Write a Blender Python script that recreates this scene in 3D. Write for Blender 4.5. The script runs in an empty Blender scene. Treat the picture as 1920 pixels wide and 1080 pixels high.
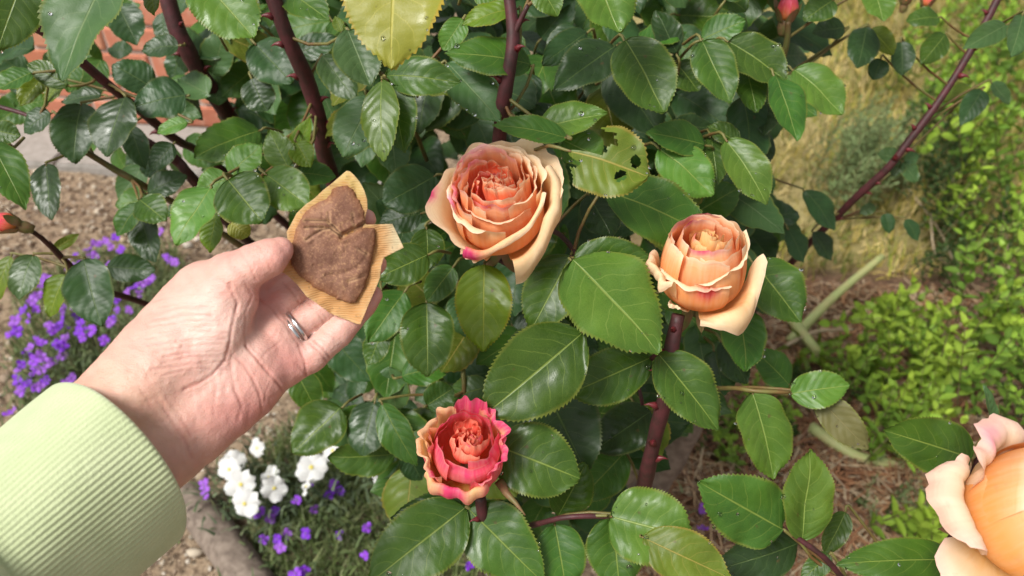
import bpy, math, random
import numpy as np
from mathutils import Vector, Matrix

# ---------------------------------------------------------------- camera, world, sun, exposure
SC = bpy.context.scene
COL = SC.collection
PITCH = math.radians(40.0)
CAM_H = 1.05
FPX = 1397.0                                   # focal length in pixels of the 1920-wide photograph
cam_data = bpy.data.cameras.new('camera')
cam = bpy.data.objects.new('camera', cam_data)
COL.objects.link(cam)
cam.location = (0, 0, CAM_H)
cam.rotation_euler = (math.pi / 2 - PITCH, 0, 0)
cam_data.sensor_width = 36.0
cam_data.lens = 36.0 * FPX / 1920.0
cam_data.clip_start = 0.02
cam_data.clip_end = 200.0
cam_data.dof.use_dof = True
cam_data.dof.focus_distance = 0.43
cam_data.dof.aperture_fstop = 9.0
SC.camera = cam

SUN_EL, SUN_AZ = math.radians(54), math.radians(-128)   # azimuth measured from +Y, clockwise seen from above
sun_dir = Vector((math.sin(SUN_AZ) * math.cos(SUN_EL), math.cos(SUN_AZ) * math.cos(SUN_EL), math.sin(SUN_EL)))
world = bpy.data.worlds.new('World')
SC.world = world
world.use_nodes = True
wn, wl = world.node_tree.nodes, world.node_tree.links
bg = wn['Background']
sky = wn.new('ShaderNodeTexSky')
sky.sky_type = 'NISHITA'
sky.sun_disc = False
sky.sun_elevation = SUN_EL
sky.sun_rotation = SUN_AZ
sky.dust_density = 4.0
sky.air_density = 1.0
hs = wn.new('ShaderNodeHueSaturation')
hs.inputs['Saturation'].default_value = 0.10
wl.new(sky.outputs[0], hs.inputs['Color'])
wl.new(hs.outputs[0], bg.inputs['Color'])
bg.inputs['Strength'].default_value = 0.095
sun_data = bpy.data.lights.new('sun', 'SUN')
sun_data.energy = 2.5
sun_data.angle = math.radians(20)
sun_data.color = (1.0, 0.965, 0.91)
sun = bpy.data.objects.new('sun', sun_data)
sun.rotation_euler = (-sun_dir).to_track_quat('-Z', 'Y').to_euler()
sun.location = (0, 0, 5)
COL.objects.link(sun)
SC.view_settings.view_transform = 'Standard'
SC.view_settings.look = 'None'
SC.view_settings.exposure = 0.56
SC.view_settings.gamma = 1.0
SC.cycles.use_denoising = True
SC.cycles.max_bounces = 7
SC.cycles.transparent_max_bounces = 8

# ---------------------------------------------------------------- helpers
CAM = np.array([0.0, 0.0, CAM_H])
FWD = np.array([0, math.cos(PITCH), -math.sin(PITCH)])
UPV = np.array([0, math.sin(PITCH), math.cos(PITCH)])
RGT = np.array([1.0, 0, 0])
rng = np.random.default_rng(7)
random.seed(7)


def P(px, py, d):
    """point of the place seen at photograph pixel (px,py), d metres along the viewing axis"""
    px, py, d = np.asarray(px, float), np.asarray(py, float), np.asarray(d, float)
    return CAM + FWD * d[..., None] + RGT * ((px - 960) / FPX * d)[..., None] - UPV * ((py - 540) / FPX * d)[..., None]


def G(px, py, z=0.0):
    r = FWD + RGT * (px - 960) / FPX - UPV * (py - 540) / FPX
    t = (z - CAM_H) / r[2]
    return CAM + r * t


def unit(v):
    v = np.asarray(v, float)
    return v / np.linalg.norm(v)


def srgb(r, g, b):
    f = lambda c: (c / 255 / 12.92) if c / 255 <= 0.04045 else ((c / 255 + 0.055) / 1.055) ** 2.4
    return (f(r), f(g), f(b))


def mesh_np(name, V, F, mat=None, smooth=True, uv=None, col=None, mats=None, midx=None):
    me = bpy.data.meshes.new(name)
    V = np.asarray(V, np.float32)
    if isinstance(F, np.ndarray):
        n, k = F.shape
        me.vertices.add(len(V)); me.vertices.foreach_set('co', V.ravel())
        me.loops.add(n * k); me.loops.foreach_set('vertex_index', F.astype(np.int32).ravel())
        me.polygons.add(n)
        me.polygons.foreach_set('loop_start', np.arange(0, n * k, k, dtype=np.int32))
        me.update(calc_edges=True)
    else:
        me.from_pydata([tuple(map(float, v)) for v in V], [], [tuple(map(int, f)) for f in F])
    if smooth:
        me.polygons.foreach_set('use_smooth', np.ones(len(me.polygons), bool))
    li = np.empty(len(me.loops), np.int32); me.loops.foreach_get('vertex_index', li)
    if uv is not None:
        l = me.uv_layers.new(name='UVMap')
        l.data.foreach_set('uv', np.asarray(uv, np.float32)[li].ravel())
    if col is not None:
        a = me.color_attributes.new('Col', 'FLOAT_COLOR', 'POINT')
        c = np.ones((len(V), 4), np.float32); c[:, :3] = col
        a.data.foreach_set('color', c.ravel())
    for m in (mats or ([mat] if mat else [])):
        me.materials.append(m)
    if midx is not None:
        me.polygons.foreach_set('material_index', np.asarray(midx, np.int32))
    me.update()
    return me


def link(name, me, parent=None, loc=None):
    o = bpy.data.objects.new(name, me)
    COL.objects.link(o)
    if loc is not None:
        o.location = tuple(loc)
    if parent is not None:
        o.parent = parent
        if loc is None:
            pass
    return o


def tag(o, label=None, cat=None, group=None, kind=None):
    if label: o['label'] = label
    if cat: o['category'] = cat
    if group: o['group'] = group
    if kind: o['kind'] = kind
    return o


def thing(name, label, cat, loc=(0, 0, 0), group=None):
    o = bpy.data.objects.new(name, None)
    COL.objects.link(o)
    o.empty_display_size = 0.02
    o.location = tuple(float(x) for x in loc)
    return tag(o, label, cat, group)


def grid_faces(nu, nv, off=0, wrap=False):
    i, j = np.meshgrid(np.arange(nu if wrap else nu - 1), np.arange(nv - 1), indexing='ij')
    i2 = (i + 1) % nu
    a = i * nv + j; b = i2 * nv + j; c = i2 * nv + j + 1; d = i * nv + j + 1
    return np.stack([a, b, c, d], -1).reshape(-1, 4) + off


def catmull(pts, n):
    pts = np.asarray(pts, float)
    if len(pts) == 2:
        t = np.linspace(0, 1, n)[:, None]
        return pts[0] * (1 - t) + pts[1] * t
    q = np.vstack([2 * pts[0] - pts[1], pts, 2 * pts[-1] - pts[-2]])
    out = []
    m = len(pts) - 1
    for s in np.linspace(0, m, n):
        k = min(int(s), m - 1); t = s - k
        p0, p1, p2, p3 = q[k:k + 4]
        out.append(0.5 * (2 * p1 + (p2 - p0) * t + (2 * p0 - 5 * p1 + 4 * p2 - p3) * t * t + (3 * p1 - p0 - 3 * p2 + p3) * t ** 3))
    return np.array(out)


def tube(pts, rad, ns=8, jitter=0.0, seed=0):
    """tapered tube along pts (n,3), closed ends"""
    pts = np.asarray(pts, float); n = len(pts)
    rad = np.broadcast_to(np.asarray(rad, float), (n,))
    T = np.gradient(pts, axis=0); T /= np.linalg.norm(T, axis=1)[:, None] + 1e-12
    ref = np.array([0.3, 0.2, 1.0]) if abs(T[0][2]) < 0.9 else np.array([1.0, 0.1, 0])
    A = unit(np.cross(T[0], ref)); V = []
    r_ = np.random.default_rng(seed)
    for k in range(n):
        A = A - T[k] * A.dot(T[k]); A = unit(A); B = np.cross(T[k], A)
        th = np.linspace(0, 2 * np.pi, ns, endpoint=False)
        rr = rad[k] * (1 + jitter * r_.standard_normal(ns))
        V.append(pts[k] + (np.cos(th) * rr)[:, None] * A + (np.sin(th) * rr)[:, None] * B)
    V = np.vstack(V)
    F = []
    for k in range(n - 1):
        for s in range(ns):
            F.append((k * ns + s, k * ns + (s + 1) % ns, (k + 1) * ns + (s + 1) % ns, (k + 1) * ns + s))
    V = np.vstack([V, pts[0], pts[-1]])
    for s in range(ns):
        F.append((n * ns, (s + 1) % ns, s, s))
        F.append((n * ns + 1, (n - 1) * ns + s, (n - 1) * ns + (s + 1) % ns, (n - 1) * ns + (s + 1) % ns))
    F = [f[:3] if f[2] == f[3] else f for f in F]
    return V, F


def vnoise(x, y, seed=0):
    """cheap smooth value noise, vectorised"""
    x, y = np.asarray(x, float), np.asarray(y, float)
    xi, yi = np.floor(x).astype(int), np.floor(y).astype(int)
    fx, fy = x - xi, y - yi
    fx, fy = fx * fx * (3 - 2 * fx), fy * fy * (3 - 2 * fy)
    def h(a, b):
        n = (a * 374761393 + b * 668265263 + seed * 974634777) & 0x7fffffff
        n = ((n ^ (n >> 13)) * 1274126177) & 0x7fffffff
        return (n ^ (n >> 16)) % 10007 / 10007.0
    return (h(xi, yi) * (1 - fx) + h(xi + 1, yi) * fx) * (1 - fy) + (h(xi, yi + 1) * (1 - fx) + h(xi + 1, yi + 1) * fx) * fy


class NT:
    """small wrapper for building node materials"""
    def __init__(s, name):
        s.m = bpy.data.materials.new(name); s.m.use_nodes = True
        s.t = s.m.node_tree; s.n = s.t.nodes; s.l = s.t.links
        s.b = s.n['Principled BSDF']; s.out = s.n['Material Output']
    def node(s, typ, **kw):
        n = s.n.new(typ)
        for k, v in kw.items(): setattr(n, k, v)
        return n
    def put(s, sock, v):
        if isinstance(v, bpy.types.NodeSocket): s.l.new(v, sock)
        elif v is not None:
            if isinstance(v, (tuple, list)) and len(v) == 3 and sock.type == 'RGBA': v = (*v, 1)
            sock.default_value = v
    def math(s, op, a, b=None, c=None, clamp=False):
        n = s.node('ShaderNodeMath', operation=op, use_clamp=clamp)
        s.put(n.inputs[0], a)
        if b is not None: s.put(n.inputs[1], b)
        if c is not None: s.put(n.inputs[2], c)
        return n.outputs[0]
    def mix(s, f, a, b, blend='MIX'):
        n = s.node('ShaderNodeMix', data_type='RGBA', blend_type=blend)
        s.put(n.inputs[0], f); s.put(n.inputs[6], a); s.put(n.inputs[7], b)
        return n.outputs[2]
    def noise(s, vec=None, scale=5, detail=3, rough=0.5, out=0):
        n = s.node('ShaderNodeTexNoise')
        if vec is not None: s.l.new(vec, n.inputs['Vector'])
        n.inputs['Scale'].default_value = scale; n.inputs['Detail'].default_value = detail; n.inputs['Roughness'].default_value = rough
        return n.outputs[out]
    def voro(s, vec=None, scale=5, feature='F1', out=0, rand=1.0):
        n = s.node('ShaderNodeTexVoronoi', feature=feature)
        if vec is not None: s.l.new(vec, n.inputs['Vector'])
        n.inputs['Scale'].default_value = scale; n.inputs['Randomness'].default_value = rand
        return n.outputs[out]
    def ramp(s, f, stops):
        n = s.node('ShaderNodeValToRGB'); e = n.color_ramp.elements
        while len(e) < len(stops): e.new(0.5)
        for k, (p, c) in enumerate(stops): e[k].position = p; e[k].color = (*c, 1) if len(c) == 3 else c
        s.put(n.inputs[0], f); return n.outputs[0]
    def sstep(s, x, a, b):
        n = s.node('ShaderNodeMapRange', interpolation_type='SMOOTHSTEP')
        s.put(n.inputs[0], x); n.inputs[1].default_value = a; n.inputs[2].default_value = b
        return n.outputs[0]
    def coord(s, kind='Object'):
        return s.node('ShaderNodeTexCoord').outputs[kind]
    def attr(s, name='Col'):
        return s.node('ShaderNodeAttribute', attribute_name=name).outputs['Color']
    def bump(s, h, strength=0.3, dist=0.001, prev=None):
        n = s.node('ShaderNodeBump'); n.inputs['Strength'].default_value = strength; n.inputs['Distance'].default_value = dist
        s.l.new(h, n.inputs['Height'])
        if prev is not None: s.l.new(prev, n.inputs['Normal'])
        return n.outputs[0]
    def set(s, **kw):
        for k, v in kw.items(): s.put(s.b.inputs[k.replace('_', ' ')], v)
        return s
    def translucent(s, color, fac, normal=None):
        t = s.node('ShaderNodeBsdfTranslucent'); s.put(t.inputs['Color'], color)
        if normal is not None: s.l.new(normal, t.inputs['Normal'])
        mx = s.node('ShaderNodeMixShader'); s.put(mx.inputs[0], fac)
        s.l.new(s.b.outputs[0], mx.inputs[1]); s.l.new(t.outputs[0], mx.inputs[2]); s.l.new(mx.outputs[0], s.out.inputs['Surface'])


# ---------------------------------------------------------------- materials
def leaf_material(name, base, dark, vein, rough=0.36, trans=0.22, yellow=0.0, edge=None):
    n = NT(name)
    uv = n.node('ShaderNodeUVMap').outputs[0]
    sp = n.node('ShaderNodeSeparateXYZ'); n.l.new(uv, sp.inputs[0])
    x = n.math('MULTIPLY_ADD', sp.outputs[0], 2.0, -1.0); y = sp.outputs[1]
    ax = n.math('ABSOLUTE', x)
    obj = n.node('ShaderNodeObjectInfo').outputs['Random']
    # lateral veins sweep towards the tip
    wob = n.math('MULTIPLY', n.noise(n.coord('Object'), 55, 2), 1.1)
    side = n.math('MULTIPLY', n.math('SIGN', x), 0.23)
    ph = n.math('ADD', n.math('SUBTRACT', n.math('MULTIPLY', y, 7.0), n.math('MULTIPLY', n.math('POWER', ax, 1.25), 1.9)), n.math('ADD', wob, side))
    fr = n.math('ABSOLUTE', n.math('SUBTRACT', n.math('FRACT', ph), 0.5))
    lat = n.sstep(fr, 0.462, 0.495)
    lat = n.math('MULTIPLY', lat, n.sstep(ax, 0.95, 0.5))
    mid = n.sstep(ax, 0.034, 0.010)
    veins = n.math('MAXIMUM', mid, n.math('MULTIPLY', lat, 0.55))
    pillow = n.sstep(fr, 0.5, 0.0)
    mp = n.node('ShaderNodeMapping'); mp.inputs['Scale'].default_value = (1, 1.6, 1); n.l.new(uv, mp.inputs[0])
    net = n.voro(mp.outputs[0], 34, 'DISTANCE_TO_EDGE')
    netl = n.sstep(net, 0.10, 0.0)
    big = n.noise(uv, 2.6, 3)
    oc = n.coord('Object')
    big2 = n.noise(oc, 30, 3)
    c = n.mix(n.sstep(big2, 0.35, 0.68), dark, base)
    var = n.math('MULTIPLY_ADD', obj, 0.5, 0.75)
    hsv = n.node('ShaderNodeHueSaturation'); n.l.new(c, hsv.inputs['Color']); n.l.new(var, hsv.inputs['Value'])
    n.l.new(n.math('MULTIPLY_ADD', obj, 0.03, 0.485), hsv.inputs['Hue'])
    c = hsv.outputs[0]
    c = n.mix(n.math('MULTIPLY', netl, 0.14), c, vein)
    c = n.mix(n.math('MULTIPLY', veins, 0.85), c, vein)
    if edge:
        em = n.sstep(n.math('ADD', ax, n.math('MULTIPLY', big, 0.25)), 1.03, 1.12)
        c = n.mix(n.math('MULTIPLY', em, 0.65), c, edge)
    # specks of brown wear
    sp2 = n.math('MULTIPLY', n.sstep(n.noise(oc, 160, 2), 0.70, 0.76), n.sstep(big, 0.5, 0.62))
    c = n.mix(n.math('MULTIPLY', sp2, 0.7), c, (0.09, 0.05, 0.02))
    h = n.math('ADD', n.math('MULTIPLY', pillow, 0.45), n.math('MULTIPLY', mid, -0.9))
    h = n.math('ADD', h, n.math('MULTIPLY', net, 0.22))
    nb = n.bump(h, 0.40, 0.0008)
    nb2 = n.bump(n.noise(oc, 140, 2), 0.16, 0.0006, nb)
    # damp film in patches
    wet = n.sstep(n.noise(oc, 48, 3), 0.50, 0.62)
    r = n.math('MULTIPLY_ADD', wet, -0.13, n.math('MULTIPLY_ADD', obj, 0.10, rough))
    n.set(Base_Color=c, Roughness=r, Specular_IOR_Level=0.34, Normal=nb2)
    tc = n.mix(0.6, c, (0.16, 0.30, 0.02))
    n.translucent(tc, trans, nb)
    return n.m


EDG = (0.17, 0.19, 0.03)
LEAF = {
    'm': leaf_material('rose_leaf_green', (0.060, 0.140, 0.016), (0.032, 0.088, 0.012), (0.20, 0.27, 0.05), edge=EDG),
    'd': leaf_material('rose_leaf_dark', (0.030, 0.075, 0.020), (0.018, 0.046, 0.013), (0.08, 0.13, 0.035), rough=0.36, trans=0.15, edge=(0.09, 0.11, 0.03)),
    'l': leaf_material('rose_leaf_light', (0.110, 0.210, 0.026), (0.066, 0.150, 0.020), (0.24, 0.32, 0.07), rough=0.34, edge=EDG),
    's': leaf_material('rose_leaf_sage', (0.070, 0.135, 0.042), (0.045, 0.098, 0.030), (0.16, 0.23, 0.09), rough=0.36, edge=EDG),
    'g': leaf_material('rose_leaf_yellowgreen', (0.150, 0.225, 0.012), (0.090, 0.155, 0.010), (0.28, 0.32, 0.04), trans=0.3, edge=(0.25, 0.20, 0.02)),
    'y': leaf_material('rose_leaf_yellow', (0.37, 0.37, 0.05), (0.29, 0.31, 0.04), (0.52, 0.47, 0.09), trans=0.3, edge=(0.45, 0.28, 0.03)),
    'o': leaf_material('rose_leaf_olive', (0.130, 0.180, 0.016), (0.090, 0.130, 0.014), (0.33, 0.27, 0.06), edge=(0.30, 0.20, 0.04)),
    'u': leaf_material('rose_leaf_underside', (0.140, 0.125, 0.045), (0.110, 0.100, 0.036), (0.22, 0.19, 0.08), rough=0.5, edge=EDG),
}


def simple_mat(name, c1, c2, scale=40, rough=0.6, bump=0.3, bdist=0.001, spec=0.4, trans=None):
    n = NT(name); oc = n.coord('Object')
    f = n.noise(oc, scale, 4, 0.6)
    c = n.mix(n.sstep(f, 0.3, 0.7), c1, c2)
    nb = n.bump(f, bump, bdist)
    n.set(Base_Color=c, Roughness=rough, Specular_IOR_Level=spec, Normal=nb)
    if trans: n.translucent(c, trans)
    return n.m


def vcol_mat(name, rough=0.6, trans=0.0, bump_scale=0, bump=0.2, bdist=0.0005, spec=0.3, sss=0.0):
    n = NT(name); c = n.attr()
    n.set(Base_Color=c, Roughness=rough, Specular_IOR_Level=spec)
    if bump_scale:
        n.set(Normal=n.bump(n.noise(n.coord('Object'), bump_scale, 3), bump, bdist))
    if trans: n.translucent(c, trans)
    return n.m


M_CANE = simple_mat('cane_bark_red', (0.085, 0.020, 0.024), (0.040, 0.016, 0.014), 120, 0.55, 0.5, 0.0008)
M_CANE_G = simple_mat('cane_bark_green', (0.11, 0.13, 0.035), (0.14, 0.07, 0.03), 60, 0.5)
M_OLDWOOD = simple_mat('old_wood', (0.24, 0.19, 0.15), (0.12, 0.09, 0.07), 70, 0.85, 0.8, 0.003)
M_THORN = simple_mat('thorn_red', (0.16, 0.02, 0.025), (0.09, 0.015, 0.018), 60, 0.4)
M_PETIOLE = simple_mat('petiole', (0.15, 0.07, 0.025), (0.15, 0.15, 0.04), 60, 0.5)
M_SEPAL = simple_mat('sepal_green', (0.16, 0.17, 0.05), (0.26, 0.13, 0.07), 120, 0.5, trans=0.2)

# ---------------------------------------------------------------- ground
def ground():
    n = 240
    s = np.linspace(-1, 1, n)
    xs = np.sinh(s * 5.2) / np.sinh(5.2) * 60
    ys = np.sinh(s * 5.2) / np.sinh(5.2) * 60 + 1.4
    X, Y = np.meshgrid(xs, ys, indexing='ij')
    near = np.exp(-((X / 4) ** 2 + ((Y - 1.4) / 4) ** 2))
    Z = near * (0.03 * (vnoise(X * 5, Y * 5, 1) - 0.5) + 0.014 * (vnoise(X * 21, Y * 21, 2) - 0.5) + 0.006 * (vnoise(X * 60, Y * 60, 3) - 0.5)) - 0.012
    V = np.stack([X, Y, Z], -1).reshape(-1, 3)
    m = NT('soil'); oc = m.coord('Object')
    sp = m.node('ShaderNodeSeparateXYZ'); m.l.new(oc, sp.inputs[0])
    big = m.noise(oc, 3.5, 4, 0.6); mid = m.noise(oc, 22, 5, 0.65); fine = m.noise(oc, 130, 4, 0.7)
    crumb = m.voro(oc, 75, 'F1')
    tan = m.mix(m.sstep(mid, 0.3, 0.7), (0.24, 0.17, 0.11), (0.37, 0.28, 0.19))
    tan = m.mix(m.sstep(fine, 0.55, 0.75), tan, (0.48, 0.40, 0.30))
    tan = m.mix(m.sstep(crumb, 0.5, 0.8), tan, (0.13, 0.09, 0.06))
    bed = m.mix(m.sstep(mid, 0.35, 0.65), (0.10, 0.06, 0.04), (0.22, 0.13, 0.08))
    bed = m.mix(m.sstep(fine, 0.5, 0.7), bed, (0.28, 0.19, 0.12))
    lawn = m.mix(m.sstep(mid, 0.3, 0.7), (0.24, 0.20, 0.08), (0.36, 0.30, 0.13))
    wob = m.math('MULTIPLY_ADD', big, 0.5, -0.25)
    c = m.mix(m.sstep(m.math('ADD', sp.outputs[0], wob), 0.12, 0.3), tan, bed)
    c = m.mix(m.math('MULTIPLY', m.sstep(m.math('ADD', sp.outputs[1], m.math('MULTIPLY', wob, 0.4)), 1.30, 1.42), m.sstep(sp.outputs[0], 0.2, 0.4)), c, lawn)
    h = m.math('ADD', m.math('MULTIPLY', mid, 0.6), m.math('MULTIPLY', fine, 0.5))
    m.set(Base_Color=c, Roughness=0.95, Specular_IOR_Level=0.15, Normal=m.bump(h, 0.9, 0.012))
    o = link('ground', mesh_np('ground', V, grid_faces(n, n), m.m))
    tag(o, 'bare tan and brown garden soil under the rose bush', None, kind='structure')


ground()


def rnd_in_poly(poly, n, r):
    poly = np.asarray(poly, float); lo, hi = poly.min(0), poly.max(0); out = []
    while len(out) < n:
        q = lo + r.random((n * 2, 2)) * (hi - lo)
        out.extend(q[inside(poly, q[:, 0], q[:, 1])])
    return np.array(out[:n])


def inside(poly, x, y):
    poly = np.asarray(poly, float); c = np.zeros(np.shape(x), bool)
    for k in range(len(poly)):
        x1, y1 = poly[k]; x2, y2 = poly[k - 1]
        hit = ((y1 > y) != (y2 > y)) & (x < (x2 - x1) * (y - y1) / (y2 - y1 + 1e-12) + x1)
        c ^= hit
    return c


def gpoly(pix):
    return [tuple(G(x, y)[:2]) for x, y in pix]


def blades(name, base, h, w, lean, cols, mat, seed, curl=0.6):
    """grass-like blades: base (n,3)"""
    r = np.random.default_rng(seed); n = len(base)
    h = np.broadcast_to(h, (n,)); w = np.broadcast_to(w, (n,)); lean = np.broadcast_to(lean, (n,))
    a = r.random(n) * 2 * np.pi; d = np.stack([np.cos(a), np.sin(a), 0 * a], 1)
    b = a + np.pi / 2 + r.normal(0, 0.5, n); s = np.stack([np.cos(b), np.sin(b), 0 * b], 1) * (w / 2)[:, None]
    lv = []
    for t in (0, 0.5, 1.0):
        ang = lean * (0.5 + curl * t)
        c = base + d * (np.sin(ang) * h * t)[:, None] + np.array([0, 0, 1]) * (np.cos(ang) * h * t)[:, None]
        lv.append((c - s * (1 - t * 0.85), c + s * (1 - t * 0.85)))
    V = np.stack([lv[0][0], lv[0][1], lv[1][0], lv[1][1], lv[2][0], lv[2][1]], 1).reshape(-1, 3)
    k = np.arange(n)[:, None] * 6
    F = np.concatenate([k + np.array([0, 1, 3, 2]), k + np.array([2, 3, 5, 4])], 0)
    C = np.repeat(cols, 6, 0)
    return mesh_np(name, V, F, mat, col=C)


M_BLADE = vcol_mat('grass_blades', 0.6, 0.25)
M_STRAW = vcol_mat('straw', 0.7, 0.1)
M_PEBBLE = vcol_mat('pebbles', 0.8, bump_scale=300)


def pick(r, n, cols, jit=0.2):
    cols = np.array(cols); c = cols[r.integers(0, len(cols), n)]
    return np.clip(c * (1 + jit * r.standard_normal((n, 1))), 0.004, 1)


def ground_stuff():
    r = np.random.default_rng(3)
    # dry lawn
    pl = gpoly([(1380, 525), (1760, 520), (1930, 470), (2100, 60), (2000, -40), (1300, -40), (1330, 300)])
    b = rnd_in_poly(pl, 16000, r); b = np.column_stack([b, np.full(len(b), -0.01)])
    me = blades('dry_grass', b, r.uniform(0.02, 0.05, len(b)) + 0.08 * vnoise(b[:, 0] * 9, b[:, 1] * 9, 9) ** 3, r.uniform(0.003, 0.0065, len(b)), r.uniform(0.1, 1.2, len(b)),
                1.15 * pick(r, len(b), [(0.46, 0.36, 0.11), (0.36, 0.30, 0.07), (0.24, 0.25, 0.04), (0.56, 0.44, 0.20), (0.13, 0.17, 0.03)]) * (0.55 + 0.9 * vnoise(b[:, 0] * 7, b[:, 1] * 7, 17))[:, None], M_BLADE, 4)
    tag(link('dry_grass', me), 'short yellowed dry lawn grass beyond the rose bush', 'grass', kind='stuff')
    # pine straw mulch
    pl = gpoly([(1180, 1120), (2050, 1120), (2050, 560), (1480, 545), (1300, 640)])
    n = 9000; b = rnd_in_poly(pl, n, r)
    a = r.random(n) * np.pi * 2; L = r.uniform(0.025, 0.085, n); w = r.uniform(0.0008, 0.0018, n)
    d = np.stack([np.cos(a), np.sin(a), r.normal(0, 0.12, n)], 1); s = np.stack([-np.sin(a), np.cos(a), 0 * a], 1) * w[:, None]
    c0 = np.column_stack([b, r.uniform(0.0, 0.022, n)])
    bend = s * r.normal(0, 4, n)[:, None]
    p0, p1, p2 = c0 - d * L[:, None] / 2, c0 + bend, c0 + d * L[:, None] / 2
    up = np.array([0, 0, 0.001])
    V = np.stack([p0 - s, p0 + s, p1 - s + up, p1 + s + up, p2 - s, p2 + s], 1).reshape(-1, 3)
    k = np.arange(n)[:, None] * 6
    F = np.concatenate([k + np.array([0, 1, 3, 2]), k + np.array([2, 3, 5, 4])], 0)
    C = np.repeat(pick(r, n, [(0.26, 0.12, 0.06), (0.34, 0.18, 0.09), (0.42, 0.28, 0.16), (0.16, 0.08, 0.05), (0.48, 0.37, 0.24)]), 6, 0)
    tag(link('pine_straw', mesh_np('pine_straw', V, F, M_STRAW, col=C)), 'reddish brown pine straw mulch on the bed', 'mulch', kind='stuff')
    # pebbles and crumbs on the bare soil
    t = (1 + 5 ** 0.5) / 2
    ico = np.array([(-1, t, 0), (1, t, 0), (-1, -t, 0), (1, -t, 0), (0, -1, t), (0, 1, t), (0, -1, -t), (0, 1, -t), (t, 0, -1), (t, 0, 1), (-t, 0, -1), (-t, 0, 1)]) / 1.9
    icf = np.array([(0, 11, 5), (0, 5, 1), (0, 1, 7), (0, 7, 10), (0, 10, 11), (1, 5, 9), (5, 11, 4), (11, 10, 2), (10, 7, 6), (7, 1, 8), (3, 9, 4), (3, 4, 2), (3, 2, 6), (3, 6, 8), (3, 8, 9), (4, 9, 5), (2, 4, 11), (6, 2, 10), (8, 6, 7), (9, 8, 1)])
    pl = gpoly([(-80, 1120), (1200, 1120), (1000, 500), (700, 260), (-120, 270)])
    n = 8000; b = rnd_in_poly(pl, n, r); sz = r.gamma(1.6, 0.0013, n) + 0.0013
    V = ico[None] * (1 + 0.22 * r.standard_normal((n, 12, 1))) * sz[:, None, None] * np.stack([r.uniform(.7, 1.4, n), r.uniform(.7, 1.4, n), r.uniform(.4, .8, n)], 1)[:, None]
    V = V + np.column_stack([b, sz * 0.2 - 0.004])[:, None]
    F = (np.arange(n)[:, None, None] * 12 + icf[None]).reshape(-1, 3)
    C = np.repeat(pick(r, n, [(0.34, 0.26, 0.18), (0.45, 0.38, 0.29), (0.20, 0.14, 0.10), (0.28, 0.21, 0.15), (0.52, 0.46, 0.38)]), 12, 0)
    tag(link('gravel', mesh_np('gravel', V.reshape(-1, 3), F, M_PEBBLE, col=C, smooth=True)), 'small pale pebbles and soil crumbs on the bare ground', 'gravel', kind='stuff')
    # low green ground cover between the flowers
    for nm, pix, n, lab in (('ground_cover', [(470, 880), (560, 800), (900, 820), (900, 1140), (480, 1140)], 5200, 'fine green mat of ground cover below the white flowers'),
                            ('ground_cover', [(30, 560), (150, 480), (340, 470), (330, 760), (40, 800)], 3600, 'fine grey green mat of ground cover below the purple flowers')):
        b = rnd_in_poly(gpoly(pix), n, r)
        hz = 0.03 * vnoise(b[:, 0] * 14, b[:, 1] * 14, 5)
        b = np.column_stack([b, hz - 0.01])
        me = blades(nm, b, r.uniform(0.02, 0.055, n), r.uniform(0.002, 0.0045, n), r.uniform(0.1, 1.1, n),
                    pick(r, n, [(0.13, 0.18, 0.05), (0.19, 0.24, 0.09), (0.09, 0.13, 0.04), (0.24, 0.27, 0.12)]), M_BLADE, 6)
        tag(link(nm, me), lab, 'ground cover', kind='stuff')


ground_stuff()


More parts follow.
